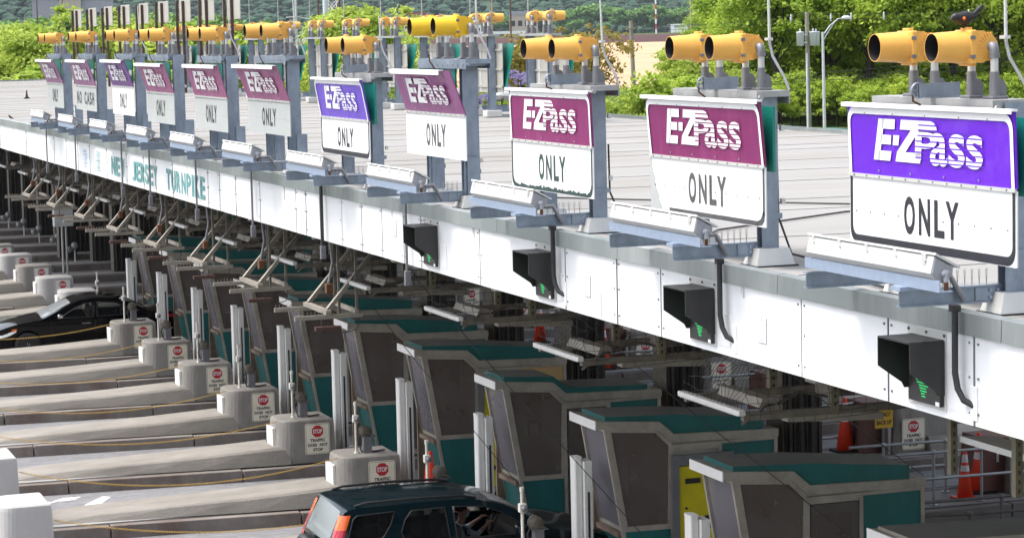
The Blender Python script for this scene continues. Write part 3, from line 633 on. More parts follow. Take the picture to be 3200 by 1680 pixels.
for i, S_ in SIGN.items():
    kind, pt, sf, sn = S_[0], S_[8], S_[9], S_[10]
    z = (pt + .02 + .385) if kind == 'B' else (pt + .005 + (.385 if i != 7 else .40))
    src = sigY if i == 7 else sigA
    nm = 'yellow' if i == 7 else 'amber'
    for y, wd in ((sf, 'left'), (sn, 'right')):
        lab = f'{nm} signal head with long visor, {wd} of the pair above the {ORD[10 - i]} toll sign'
        if i == 10 and wd == 'right': lab = 'amber signal head with a black bird on top, above the nearest toll sign'
        place_signal(src, (9.22, y, z), lab, 'front signal heads')
# ---------------------------------------------------------------- strip lamps lighting the signs
lampT = thing('sign_lamp', 'x', 'strip lamp', (0, 0, 0))
mb = MB(); prof = [(-.055, .035), (-.085, .085), (-.060, .150), (-.045, .162), (.02, .05), (.0, .012)]
prof = [(-.055, .005), (-.105, .065), (-.075, .185), (.075, .10), (.07, .05), (.01, -.012)]
mb.prism(prof, 'y', -2.02, -.06); mb.build('lamp_body', M['lamphood'], lampT)
mb = MB(); mb.add([(-.084, -2.05, .196), (-.084, -.035, .196), (.112, -.035, .092), (.112, -2.05, .092), (-.078, -2.05, .212), (-.078, -.035, .212), (.118, -.035, .106), (.118, -2.05, .106)],
                  [(0, 1, 2, 3), (7, 6, 5, 4), (0, 4, 5, 1), (1, 5, 6, 2), (2, 6, 7, 3), (3, 7, 4, 0)]); mb.build('lid', M['lamphood'], lampT)
for k in range(5): y = -.14 - k * .44; mb = MB(); mb.strut((-.086, y, .195), (-.092, y - .03, .145), .022, .010); mb.build('clip', M['pipe'], lampT)
mb = MB(); mb.bbox(-.095, -.055, -1.93, -1.87, .11, .20, .006); mb.build('hinge', M['pipe'], lampT)
mb = MB(); q = [(-.050, .012), (-.096, .067), (-.070, .175), (.068, .097), (.064, .053), (.008, -.004)]; mb.prism(q, 'y', -2.03, -2.021); mb.lathe([(.028, -.045), (.028, .02)], (0, -2.02, .06), 'y', 14); mb.tube([(0, -2.05, .06), (0, -2.055, .0)], .02, 8); mb.build('end_cap', M['lampcap'], lampT)
mb = MB(); mb.tube([(0, -2.055, .02), (0, -2.055, -.055)], .018, 8); mb.tube([(0, -.05, .04), (0, -.05, -.055)], .018, 8); mb.build('bracket', M['rust'], lampT)
mb = MB(); mb.tube([(.04, -1.45, .02), (.14, -1.55, -.02), (.30, -1.58, -.01), (.40, -1.60, -.2)], .022, 8); mb.build('cable', M['castgrey'], lampT)
mb = MB()
for k in range(9):
    x = .12 + k * .06
    for a in (-.02, 0, .02): mb.tube([(x, -1.58, -.10), (x + a, -1.58 + a, .03)], .002, 3, 0, False)
mb.build('bird_spikes', M['steelgrey'], lampT)
cm = childmap()
for i in range(10, -1, -1):
    lab = f'white strip lamp on a pale blue angle iron, {ORD[10 - i]} along the roof edge'
    if i == 10: lampT.location = (8.50, YL(i) - .02, 6.01); lampT['label'] = lab; lampT['group'] = 'strip lamps along the front roof edge'
    else: copy_tree(lampT, (8.50, YL(i) - .02, 6.01), lab, 'strip lamps along the front roof edge', ch=cm)
# ---------------------------------------------------------------- conduits down the fascia
for k, (y, kind2) in enumerate(((15.43, 'b'), (19.56, 'b'), (23.80, 'b'), (29.10, 'g'), (33.2, 'd'), (37.45, 'g'), (41.64, 'g'), (45.85, 'g'), (48.76, 'g'), (54.46, 'g'), (58.69, 'g'))):
    c = thing('conduit', f'{"thick black" if kind2 == "b" else ("dark" if kind2 == "d" else "grey")} conduit running down the white fascia, {ORD[k]}', 'conduit', (CX0, y, 5.3), 'conduits down the fascia')
    mb = MB(); x = CX0 - .075
    if kind2 == 'b': path = [(x, y, 5.79), (x, y, 5.30), (x + .01, y - .02, 5.19), (x + .03, y - .07, 5.11), (x + .085, y - .14, 5.07)]; r = .024
    else: path = [(x + .25, y, 5.80), (x + .06, y, 5.82), (x, y, 5.77), (x, y, 5.55), (x, y, 4.86)]; r = .018 if kind2 == 'g' else .026
    mb.tube([(a - CX0, b - y, cc - 5.3) for a, b, cc in path], r, 10); mb.build('pipe', M['black'] if kind2 != 'g' else M['castgrey'], c)
    mb = MB()
    if kind2 == 'b': mb.bbox(-.012, -.003, -.20, -.10, -.33, -.08, .002); mb.bbox(-.11, -.04, -.035, .035, .45, .50, .008, 1)
    else: mb.bbox(-.11, -.03, -.03, .03, -.62, -.43, .01, 1)
    mb.build('fitting', [M['fascia'], M['black'] if kind2 == 'b' else M['castgrey']], c)
# ---------------------------------------------------------------- lane arrow signals on the fascia
ls = thing('lane_signal', 'x', 'lane signal', (0, 0, 0))
mb = MB(); mb.bbox(-.050, -.012, -.46, .02, -.49, .01, .006); mb.build('case', M['black'], ls)
mb = MB(); sh = .010
side = [(-.30, .0), (-.012, .0), (-.012, -.40), (-.08, -.40), (-.10, -.36), (-.30, -.22)]
mb.prism(side, 'y', -.472, -.472 + sh); mb.prism(side, 'y', .022, .022 + sh); mb.box(-.302, -.012, -.462, .022, -.008, .006)
mb.build('hood', M['black'], ls)
mb = MB(); rr = random.Random(2)
for a in range(19):
    for b in range(-8, 9):
        u = b * .020 + (.010 if a % 2 else 0); v = -.08 - a * .020
        if abs(b) <= 1.5 or (a > 8 and (18.5 - a) * .85 - 3 < abs(b) <= (18.5 - a) * .85): mb.tube([(-.0505, -.22 + u, v), (-.055, -.22 + u, v)], .0042, 6)
mb.build('arrow_lights', M['led'], ls)
mb = MB(); mb.box(-.054, -.0505, -.455, -.40, -.485, -.455); mb.build('maker_plate', M['farwhite'], ls)
mb = MB(); mb.box(-.014, -.004, -.49, .09, -.52, .06); 
for y in (-.47, -.2, .07): mb.box(-.020, -.014, y - .012, y + .012, .03, .05, 1)
mb.box(-.010, -.003, -.78, -.52, -.49, -.20, 2); mb.build('back_plate', [M['aluminium'], M['black'], M['fascia']], ls)
cm = childmap()
for k, y in enumerate((16.16, 20.28, 24.41, 28.45)):
    lab = f'black hooded lane signal showing a green arrow, {["nearest and largest", "second nearest", "third nearest", "farthest"][k]} on the white fascia'
    if k == 0: ls.location = (CX0, y, 5.50); ls['label'] = lab; ls['group'] = 'lane signals on the fascia'
    else: copy_tree(ls, (CX0, y, 5.50), lab, 'lane signals on the fascia', ch=cm)
# ---------------------------------------------------------------- toll islands
JS = list(range(9, -14, -1))
SKEW = R(-5.0)                       # the lanes cross the canopy a little askew
def ordj(j): return ORD[9 - j]
def shear(o, px=11.3):
    for v in o.data.vertices: v.co.y += min(0., v.co.x - px) * math.tan(SKEW)
    o.data.update()
def skew(x, y0, px=11.3): return Vector((px + (x - px) * math.cos(SKEW), y0 + (x - px) * math.sin(SKEW), 0))
isl = thing('toll_island', 'x', 'traffic island', (0, 0, 0))
mb = MB(); rr = random.Random(5)
x = 3.4
while x < 24.5:                                             # granite kerb stones with open joints
    x2 = min(x + rr.choice((2.4, 2.7, 3.05)), 24.5)
    for ya, yb in ((-.44, -.26), (1.10, 1.28)): mb.bbox(x + .012, x2 - .012, ya, yb, -.07, .155 + rr.uniform(-.006, .006), .012, 0)
    x = x2
mb.box(3.4, 24.5, -.262, 1.102, -.06, .148, 1); mb.box(3.41, 24.49, -.42, 1.26, -.06, .135, 2)
shear(mb.build('kerb', [M['kerb'], M['ledge'], M['joint']], isl))
def ramp(xs, mirror=None):
    mb = MB(); n = len(xs); L = []
    for x, h in xs:
        t_ = max(0, (9.0 - x) * .045) if x < 12 else 0; L.append([(x, -.10 + t_, .149), (x, -.03 + t_, .149 + (h - .149) * .86), (x, .015 + t_, h), (x, .98, h), (x, 1.02, .149 + (h - .149) * .86), (x, 1.09, .149)])
    vs = [p for l in L for p in l]
    fs = [(i * 6 + k, (i + 1) * 6 + k, (i + 1) * 6 + k + 1, i * 6 + k + 1) for i in range(n - 1) for k in range(5)] + [tuple(range(6)), tuple(range((n - 1) * 6, n * 6))[::-1]]
    mb.add(vs, fs); return mb
shear(ramp([(5.0, .150), (5.5, .185), (6.3, .255), (7.5, .315), (8.8, .37), (9.6, .42), (10.2, .455), (10.45, .46)]).build('ramp', M['concrete'], isl))
shear(ramp([(21.1, .46), (21.6, .45), (23.0, .40), (24.2, .16)]).build('ramp', M['concrete'], isl))
cm = childmap()
for j in JS:
    lab = f'concrete toll island with sloping ramp and stained kerb, {ordj(j)}'
    if j == 9: isl.location = (0, Yp(j), 0); isl['label'] = lab; isl['group'] = 'toll islands between the lanes'
    else: copy_tree(isl, (0, Yp(j), 0), lab, 'toll islands between the lanes', ch=cm)
# ---------------------------------------------------------------- concrete end blocks
def block_mesh(x0, x1, y0, y1, h, rl, taper=.04, m=0):      # rounded corners on the approach side
    mb = MB(); rings = []
    for z, t in ((.149, 0), (h - .07, taper * .85), (h - .02, taper), (h, taper + .04)):
        pts = round_rect(x0 + t, x1 - t * .7, y0 + t * .5, y1 - t * .5, rl if t < taper + .03 else rl * .8, (1, 0, 0, 1), 6)
        rings.append([(u, v, z) for u, v in pts])
    n = len(rings[0]); vs = [p for r in rings for p in r]
    mb.add(vs, [(i * n + k, i * n + (k + 1) % n, (i + 1) * n + (k + 1) % n, (i + 1) * n + k) for i in range(len(rings) - 1) for k in range(n)] + [tuple(range(len(vs) - n, len(vs)))], m, False); return mb
def make_block(matn):
    b = thing('end_block', 'x', 'concrete block', (0, 0, 0))
    block_mesh(10.22, 11.29, .0, .97, .93, .28).build('body', M[matn], b)
    mb = MB(); mb.bbox(10.195, 10.245, .30, .78, .30, .78, .006); mb.box(10.188, 10.196, .77, .79, .30, .78, 1); mb.build('access_door', [M['platewhite'], M['black']], b); return b
blkA, blkW = make_block('block'), make_block('blockwhite')
blkB = thing('end_block', 'x', 'concrete block', (0, 0, 0))
mb = block_mesh(20.15, 21.3, .0, .97, 1.0, .1, .06); mb.build('body', M['block'], blkB)
mb = MB(); mb.tube([(20.12, .15, .15), (20.12, .15, .85), (20.2, .2, .9)], .03, 8); mb.build('pipe', M['steelgrey'], blkB)
def plate_thing():
    p = thing('stop_plate', 'x', 'warning plate', (0, 0, 0)); return p
def make_plate(matn):
    p = thing('stop_plate', 'x', 'warning plate', (0, 0, 0)); P = lambda u, v, d=0.: (u, -.012 - d, v)
    w, h = .46, .56
    mb = MB(); mb.prism(round_rect(0, w, 0, h, .04), 'y', -.012, -.002); mb.build('sheet', M[matn], p)
    mb = MB(); ring(mb, round_rect(.012, w - .012, .012, h - .012, .034), round_rect(.018, w - .018, .018, h - .018, .03), P, 0, .001)
    put_text(mb, 'TRAFFIC', .09, .37, .228, .284, P, 0, .04, .0015); put_text(mb, 'DOES', .045, .215, .142, .198, P, 0, .04, .0015); put_text(mb, 'NOT', .265, .415, .142, .198, P, 0, .04, .0015); put_text(mb, 'STOP', .14, .32, .056, .112, P, 0, .04, .0015)
    mb.build('lettering', M['letterblack'], p, recalc=False)
    mb = MB(); c = (w / 2, .418); r = .112
    mb.prism([(c[0] + r * math.cos(R(22.5 + 45 * k)), c[1] + r * math.sin(R(22.5 + 45 * k))) for k in range(8)], 'y', -.0145, -.0118); 
    put_text(mb, 'STOP', c[0] - .086, c[0] + .086, c[1] - .040, c[1] + .040, P, 1, .03, .004); mb.build('stop_octagon', [M['stopred'], M['letterwhite']], p, recalc=False)
    return p
plC, plW = make_plate('plate'), make_plate('platewhite')
cm = childmap(); used = set()
def put(src, loc, lab, grp, rz=None):
    if src.name not in used: used.add(src.name); src.location = loc; src['label'] = lab; src['group'] = grp; return src
    return copy_tree(src, loc, lab, grp, rz, ch=cm)
for j in JS:
    white = j in (-2, -3, -5)
    if j <= 7 and j >= -7:
        put(blkW if white else blkA, (0, Yp(j), 0), f'{"whitewashed" if white else "grey"} concrete end block in front of the {ordj(j)} toll booth', 'end blocks facing traffic')
        put(plW if j < -1 else plC, (10.72, Yp(j) - .004, .30 if j != 5 else .285), f'{"white" if j < -1 else "cream"} STOP plate on the {ordj(j)} front end block', 'plates reading traffic does not stop')
    if -3 <= j <= 7:
        put(blkB, (.32, Yp(j) + .08, 0), f'grey concrete block at the exit end of the {ordj(j)} island', 'exit end blocks')
        put(plC, (20.60, Yp(j) + .074, .24), f'cream STOP plate on the {ordj(j)} exit end block', 'plates reading traffic does not stop')
# start blocks with chains
for j, x0 in ((6, 4.22), (5, 4.05)):
    b = thing('start_block', f'tall white concrete block at the far left, {"nearest, with a dark slot" if j == 6 else "behind the nearest one"}', 'concrete block', (0, Yp(j) + .42, 0))
    block_mesh(x0, 5.12 if j == 5 else 5.03, .0, 1.05, 1.30, .22, .06).build('body', M['blockwhite'], b)
    mb = MB(); mb.box(x0 + .010, x0 + .022, .38, .48, .85, 1.12); mb.build('slot', M['joint'], b)
def chain(p, q, sag, name, lab, grp):
    c = thing(name, lab, 'chain', p, grp); p = Vector(p); q = Vector(q); n = 150; mb = MB(); L = (q - p)
    pts = [L * t + Vector((0, 0, -sag * 4 * t * (1 - t))) for t in [k / n for k in range(n + 1)]]
    for k in range(n):
        a, b = pts[k], pts[k + 1]; d = (b - a).normalized(); s = Vector((0, 0, 1)) if k % 2 else Vector((0, 1, 0))
        s = (s - d * s.dot(d)).normalized() * .011
        m_ = (a + b) / 2; e = (b - a) * .62
        mb.tube([m_ - e + s, m_ + e + s], .0036, 4, 0, False); mb.tube([m_ - e - s, m_ + e - s], .0036, 4, 0, False)
    mb.build('links', M['chain'], c); return c
for j in range(7, -2, -1):
    xs = 5.13 if j in (5,) else 5.04
    chain((xs, Yp(j) + .62, 1.03), (10.25, Yp(j) + .12, .93), .33 if j % 2 else .30, 'yellow_chain', f'yellow chain hanging from the {ordj(j)} front end block along its ramp', 'yellow chains above the ramps')
# ---------------------------------------------------------------- pole devices on the end blocks
dev = thing('pole_device', 'x', 'signal post', (0, 0, 0))
mb = MB(); mb.tube([(0, 0, 0), (0, 0, .80)], .022, 10); mb.tube([(0, 0, .80), (0, 0, .86)], .030, 10); mb.lathe([(.045, 0), (.03, .03)], (0, 0, 0), 'z', 12); mb.build('pole', M['polepaint'], dev)
mb = MB(); mb.bbox(-.05, .05, -.05, .04, .52, .64, .012); mb.lathe([(.042, -.05), (.046, -.09), (.03, -.12)], (0.005, 0, .58), 'y', 12, 1); mb.build('lamp_head', [M['polepaint'], M['castgrey']], dev)
box_ = thing('winch_box', 'x', 'winch', (0, 0, 0))
mb = MB(); mb.bbox(-.07, .07, -.06, .06, 0, .28, .006); mb.bbox(-.09, .09, -.07, .07, .27, .285, .004); mb.build('pedestal', M['castgrey'], box_)
mb = MB(); mb.lathe([(.03, -.06), (.10, -.06), (.10, -.035), (.075, -.03), (.075, .03), (.10, .035), (.10, .06), (.03, .06)], (-.03, 0, .36), 'y', 18); mb.tube([(-.03, -.09, .36), (.12, -.09, .28)], .012, 6); mb.build('drum', M['darksteel'], box_)
mb = MB(); mb.tube([(-.08, 0, .36), (-.16, -.02, .22), (-.10, -.02, .03), (.15, -.03, .02), (.3, 0, .03)], .014, 6); mb.build('cable', M['black'], box_)
cm = childmap()
for j in range(7, -2, -1):
    put(dev, (10.58 + .03 * (j % 3), Yp(j) + .42, .925), f'slim grey pole with a small lamp head on the {ordj(j)} front end block', 'poles on the end blocks')
    if j in (7, 6, 5, 4, 3, 2, 1, 0): put(box_, (10.80 + .02 * (j % 2), Yp(j) + .40, .925), f'grey winch box with a rusty drum on the {ordj(j)} front end block', 'winches on the end blocks')
# ---------------------------------------------------------------- white slotted posts in front of the booths
wp = thing('slotted_post', 'x', 'post', (0, 0, 0))
mb = MB(); mb.prism(round_rect(-.10, .01, .02, .22, .03), 'z', .149, 2.02); mb.prism(round_rect(-.104, .014, .016, .224, .03), 'z', 2.02, 2.055); mb.build('cover', M['boothwhite'], wp)
mb = MB(); mb.box(.015, .125, -.045, .20, .149, 2.0)
for k in range(11):
    for x in (.022, .112): mb.box(x, x + .007, -.049, -.045, .3 + k * .15, .307 + k * .15, 1)
mb.build('channel', [M['boothwhite'], M['castgrey']], wp)
mb = MB(); mb.box(.055, .085, -.052, -.0455, .25, 1.58); mb.build('slot', M['black'], wp)
mb = MB(); mb.box(.058, .084, -.0525, -.0455, 1.72, 1.76); mb.build('number_tag', [M['letterwhite']], wp)
cm = childmap()
for j in range(8, -2, -1):
    put(wp, (11.60 if j != 8 else 11.50, Yp(j) + .74, 0 if j != 8 else -.03), f'tall white slotted post beside the {ordj(j)} toll booth', 'white posts before the booths')
# ---------------------------------------------------------------- toll booths
def make_booth(step=False, rear='teal', door=None, side='glass', flat=False):
    b = thing('toll_booth', 'x', 'toll booth', (0, 0, 0)); y0, y1 = .0, .92
    zf = lambda x: 2.575 - (x - 11.71) * .075
    xe = 14.42
    band = [(11.71, 2.465), (12.61, 2.395), (12.82, 2.205), (xe, 2.165), (xe, 2.275), (12.85, 2.318), (12.64, 2.503), (11.71, 2.572)]
    mb = MB(); mb.prism(band, 'y', y0 - .02, y1 + .02, 0); 
    mb.box(11.695, 11.711, y0 - .03, y1 + .03, 2.455, 2.578, 1)
    mb.build('cap_band', [M['boothalu'], M['boothwhite']], b)
    if step: top = [(11.86, 2.545), (12.63, 2.49), (12.86, 2.30), (14.2, 2.265), (14.2, 2.355), (12.90, 2.395), (12.66, 2.585), (11.86, 2.63)]
    else: top = [(11.86, 2.545), (12.63, 2.49), (12.86, 2.30), (14.22, 2.265), (14.22, 2.445), (12.9, 2.575), (11.86, 2.618)]
    if flat: top = [(11.80, 2.545), (12.63, 2.49), (12.86, 2.30), (14.38, 2.265), (14.38, 2.50), (13.0, 2.56), (11.80, 2.60)]
    mb = MB(); n = len(top); mb.prism(top, 'y', y0 + .03, y1 - .03, 0); 
    for k in range(len(mb.f)):
        f = mb.f[k]; c = [mb.v[i] for i in f]
        if len(f) == 4 and min(p[2] for p in c) > 2.34 and (max(p[0] for p in c) - min(p[0] for p in c)) > .2 and k >= 2: mb.mi[k] = 1
    mb.build('roof', [M['boothalu'], M['boothtealtop']] if flat else [M['boothteal'], M['boothtealtop']], b)
    # sloping front: frame, glazing, teal apron
    fx = lambda z: 11.86 + (2.45 - z) * .165
    mb = MB()
    for ya, yb in ((y0 + .005, y0 + .055), (y1 - .055, y1 - .005)): mb.strut((fx(2.46), (ya + yb) / 2, 2.46), (fx(.15), (ya + yb) / 2, .15), .05, .05)
    for z in (2.43, 1.05): mb.strut((fx(z) + .008, y0 + .05, z), (fx(z) + .008, y1 - .05, z), .02, .05)
    mb.build('front_frame', M['boothalu'], b)
    mb = MB(); mb.add([(fx(1.08) + .01, y0 + .05, 1.08), (fx(1.08) + .01, y1 - .05, 1.08), (fx(2.41) + .01, y1 - .05, 2.41), (fx(2.41) + .01, y0 + .05, 2.41)], [(0, 1, 2, 3)]); mb.build('front_window', M['boothfront'], b, recalc=False)
    mb = MB(); mb.strut((fx(.15) + .005, .46, .15), (fx(1.03) + .005, .46, 1.03), .82, .02); mb.build('front_panel', M['boothteal'], b)
    # side wall facing the lane
    P = lambda u, v, d=0.: (u, y0 + .012 - d, v)
    win = [(12.155, 1.09), (12.756, 1.08), (12.78, 2.16), (12.58, 2.35), (11.94, 2.40)]
    out = [(fx(1.02) + .02, 1.02), (12.80, 1.01), (12.83, 2.19), (12.61, 2.395), (fx(2.45) + .02, 2.45)]
    mb = MB(); ring(mb, out, win, P, 0, .010)
    mb.add([P(u, v, .01) for u, v in win] + [P(u, v, -.02) for u, v in win], [(i, (i + 1) % 5, 5 + (i + 1) % 5, 5 + i) for i in range(5)], 0)
    mb.build('window_frame', M['boothalu'], b, recalc=False)
    mb = MB(); put_poly(mb, win, P, 0, -.012); mb.build('side_window', M['boothglass'], b, recalc=False)
    mb = MB(); put_poly(mb, [(u, v) for u, v in [(fx(.15) + .03, .15), (12.79, .15), (12.79, 1.012), (fx(1.01) + .03, 1.012)]], P, 0, -.002); mb.build('lower_panel', M['boothteal'], b, recalc=False)
    # rear part: post, doorway, panel
    mb = MB(); mb.box(12.80, 14.38, y0 + .03, y1 - .03, .15, 2.20, 0); mb.build('wall', M['boothwall'], b)
    mb = MB()
    for x in (12.80, 13.52, 14.36): mb.box(x, x + .05, y0 - .005, y0 + .03, .15, 2.17)
    mb.box(12.85, 13.52, y0 - .003, y0 + .03, 2.08, 2.17); mb.box(13.57, 14.36, y0 - .003, y0 + .03, 2.13, 2.175)
    mb.build('rear_frame', M['boothalu'], b)
    mb = MB(); mb.box(13.575, 14.355, y0 + .012, y0 + .0295, .15, 2.125); mb.build('rear_panel', M['boothteal' if rear == 'teal' else 'plywood'], b)
    if door == 'yellow':
        d = MB(); d.box(12.905, 13.50, y0 - .03, y0 - .008, .16, 1.86); dd = d.build('door', M['yellowdoor'], b)
        d = MB(); d.box(12.80, 12.90, y0 - .06, y0 - .006, .15, 2.02); d.box(12.90, 13.72, y0 - .06, y0 - .006, 1.88, 2.02); d.box(13.505, 13.58, y0 - .05, y0 - .006, .15, 1.88); d.build('door_frame', M['castgrey'], dd)
        d = MB()
        for z in (1.62, .45): d.box(13.0, 13.22, y0 - .045, y0 - .0305, z, z + .07)
        for z in (1.28, 1.19): d.lathe([(.018, -.045), (.02, -.0305)], (13.01, y0, z), 'y', 10)
        d.box(13.28, 13.36, y0 - .06, y0 - .0305, .98, 1.16); d.build('door_fitting', M['black'], dd)
    else:
        d = MB(); d.box(12.87, 13.50, y0 + .0, y0 + .0295, .16, 2.07); dd = d.build('door', M['browndoor'], b)
        d = MB(); put_poly(d, [(12.95, .9), (13.42, .9), (13.42, 1.95), (12.95, 1.95)], P, 0, .016); d.build('door_window', M['boothglass'], dd, recalc=False)
    # inside: counter, back wall, chair back
    mb = MB(); mb.box(12.0, 12.78, y1 - .05, y1 - .01, .15, 2.40); mb.box(12.02, 12.30, y0 + .05, y1 - .08, .95, 1.02); mb.build('back_wall', [M['boothin']], b); mb = MB(); mb.bbox(12.16, 12.24, .2, .55, 1.04, 1.34, .01); mb.bbox(12.17, 12.26, .60, .72, 1.02, 1.22, .01); mb.build('terminal', M['cabinet'], b); mb = MB(); mb.bbox(12.45, 12.72, .45, .78, .62, .70, .02); mb.bbox(12.66, 12.74, .45, .78, .75, 1.42, .02); mb.tube([(12.58, .6, .15), (12.58, .6, .62)], .03, 8); mb.build('stool', M['blackmatte'], b); mb = MB(); mb.box(12.30, 12.52, .862, .868, 1.35, 1.85); mb.box(12.56, 12.70, .862, .868, 1.5, 1.75); mb.build('notice', M['platewhite'], b)
    return b
bo1 = make_booth(); bo2 = make_booth(door='yellow'); bo3 = make_booth(step=True); bo4 = make_booth(rear='ply', door='yellow'); bo5 = make_booth(flat=True)
cm = childmap()
for j in JS:
    if j < -11: continue
    src, ex = {9: (bo5, ''), 7: (bo2, 'with a yellow door'), 6: (bo3, 'with a stepped green roof'), 5: (bo4, 'with a plywood rear panel')}.get(j, (bo1, 'with a green roof over grey eaves'))
    if j in (8, 9): ex = 'with brown door, grey roof just showing at the bottom edge' if j == 9 else 'with brown door and long green roof near the lower right'
    put(src, ((3.2 if j < -1 else 0) if j < 9 else .25, Yp(j) + .5, 0 if j < 9 else -.10), f'teal toll booth {ex}, {ordj(j)}', 'toll booths')
# ---------------------------------------------------------------- canopy columns
colm = thing('canopy_column', 'x', 'column', (0, 0, 0))
mb = MB(); mb.box(14.62, 15.22, .34, .86, .149, 5.0)
for k in range(9): mb.box(14.64 + k * .065, 14.64 + k * .065 + .03, .315, .34, .149, 5.0, 0)
mb.build('shaft', M['column'], colm); mb = MB(); mb.box(14.605, 14.62, .33, .87, .149, 5.0); mb.build('face_plate', M['darksteel'], colm)
mb = MB()
for k in range(3): mb.tube([(14.70 + k * .17, .28, .15), (14.70 + k * .17, .28, 5.0)], .028, 8)
mb.build('downpipe', M['black'], colm)
cm = childmap()
for j in JS[2:]: put(colm, (-.55 if j < -1 else 0, Yp(j) + .4, 0), f'dark ribbed canopy column behind the {ordj(j)} toll booth', 'canopy columns')
for j in range(-1, -12, -1):
    put(colm, (-1.4, Yp(j) + 2.3, 0), f'dark ribbed canopy column standing left of the {ordj(j)} booth, deep under the canopy', 'inner columns') if j in (-6,) else None
# ---------------------------------------------------------------- antenna racks hanging at the fascia
rk = thing('antenna_rack', 'x', 'antenna rack', (0, 0, 0))       # origin: middle of the near bar
def spikes(mb, x0, x1, y, z, step=.055):
    k = x0
    while k < x1:
        for a in (-.02, .02): mb.tube([(k, y, z), (k + a * .4, y + a, z + .045)], .004, 3, 0, False)
        k += step
for yy in (0, 1.2):
    mb = MB(); mb.box(-.5, .5, yy - .025, yy + .025, -.03, .03); spikes(mb, -.48, .48, yy, .03); mb.build('long_bar', M['rack'], rk)
mb = MB(); mb.box(-.05, .03, -.05, 1.25, .032, .095); mb.build('cross_bar', M['rack'], rk)
mb = MB(); mb.box(.38, .44, -.03, 1.23, .032, .085); mb.build('cross_bar', M['rack'], rk)
for yy in (.05, 1.12):
    mb = MB(); mb.strut((.0, yy, .09), (1.05, yy + .25, 1.18), .05, .06); mb.build('diagonal_strut', M['rack'], rk)
for x, yy in ((.42, .0), (.42, 1.18), (.20, .15)):
    mb = MB(); mb.strut((x, yy, .0), (x, yy, 1.22), .035, .035)
    mb.build('hanger_rod', M['darksteel'], rk)
mb = MB(); mb.tube([(.12, .3, 1.2), (.16, .3, .75), (.10, .32, .45)], .022, 8); mb.bbox(.05, .15, .26, .37, .30, .44, .01, 1); mb.build('conduit_drop', [M['castgrey'], M['rust']], rk)
mb = MB(); mb.bbox(-.22, .16, -.10, .0, -.19, -.13, .006); mb.tube([(-.12, -.05, -.13), (-.12, -.05, -.03)], .01, 5); mb.tube([(.05, -.05, -.13), (.05, -.05, -.03)], .01, 5); mb.build('reader_bar', M['columnred'], rk)
mb = MB(); mb.tube([(.45, .0, -.02), (.40, -.03, -.2), (.2, -.05, -.24), (.1, -.05, -.17)], .008, 5); mb.build('loose_cable', M['black'], rk)
cm = childmap(); used = set()
for k in range(0, 8): put(rk, (8.90, 62.5 - D * k, 3.83), f'pale spiked antenna rack on two diagonal struts under the fascia, {ORD[7 - k]}', 'antenna racks under the fascia')
# ---------------------------------------------------------------- netted trays under the canopy
tr = thing('netted_tray', 'x', 'equipment tray', (0, 0, 0))      # origin: near front corner, tray runs to +X
mb = MB(); mb.box(.02, 2.9, -.02, .05, -.05, .02); mb.build('side_rail', M['darksteel'], tr)
mb = MB(); mb.box(.02, 2.9, 1.30, 1.37, -.05, .02); mb.build('side_rail', M['darksteel'], tr)
mb = MB(); mb.bbox(-.036, .036, -.03, 1.40, .0, .052, .010)
for k in range(26): mb.box(-.038, .038, .02 + k * .052, .032 + k * .052, -.003, .055)
mb.build('front_bar', M['pipe'], tr)
mb = MB(); mb.prism([(.55, -.03), (1.55, -.10), (1.55, -.17), (.55, -.12)], 'y', .15, .30); mb.prism([(.30, .02), (.50, .02), (.46, .10), (.34, .10)], 'y', .25, 1.2); mb.build('lamp_trough', M['rack'], tr)
mb = MB(); mb.bbox(1.15, 1.45, .5, .8, .02, .22, .02); mb.bbox(1.9, 2.3, .4, .9, .02, .3, .02); mb.tube([(1.1, .3, .05), (.8, .4, .12), (.5, .3, .03), (.3, .1, .06), (.1, .2, -.12)], .015, 6); mb.tube([(1.4, .4, .15), (1.8, .3, .3), (2.1, .5, .1)], .015, 6); mb.build('junction_box', M['darksteel'], tr)
for x, yy in ((.95, .0), (.95, 1.33), (2.5, .0)):
    mb = MB(); mb.box(x - .04, x + .04, yy - .035, yy - .028, -.05, .78); mb.box(x - .04, x - .033, yy - .028, yy + .035, -.05, .78)
    for k in range(10): mb.box(x - .012, x + .012, yy - .038, yy - .0355, .03 + k * .075, .065 + k * .075, 1)
    mb.build('slotted_hanger', [M['olivesteel'], M['joint']], tr)
mb = MB(); mb.box(.99, 1.03, .0, 1.33, .42, .47)
for k in range(16): mb.box(.987, .9895, .05 + k * .08, .09 + k * .08, .432, .458, 1)
mb.build('slotted_crossbar', [M['rack'], M['joint']], tr)
mb = MB(); rr = random.Random(9)
for side in ('f', 'n'):                                        # bird netting, slack and uneven
    nu, nv = (22, 10) if side == 'n' else (16, 8)
    def NP(a, b):
        jx, jy, jz = [math.sin(a * 12.9 + b * 78.2 + q) * .018 for q in (0, 2, 4)]
        if side == 'n': return (.05 + 2.6 * a + jx, -.04 + .05 * math.sin(a * 9) * (1 - b) + jy, -.06 - .10 * math.sin(a * 7) * (1 - b) * .5 + .82 * b + jz)
        return (.0 + .9 * b * b + jx, 1.35 * a + jy, .03 + .75 * b + jz)
    for p in range(nu + 1):
        for q_ in range(nv): mb.tube([NP(p / nu, q_ / nv), NP(p / nu, (q_ + 1) / nv)], .0028, 3, 0, False, False)
    for q_ in range(nv + 1):
        for p in range(nu): mb.tube([NP(p / nu, q_ / nv), NP((p + 1) / nu, q_ / nv)], .0028, 3, 0, False, False)
mb.build('bird_net', M['net'], tr, recalc=False)
cm = childmap()
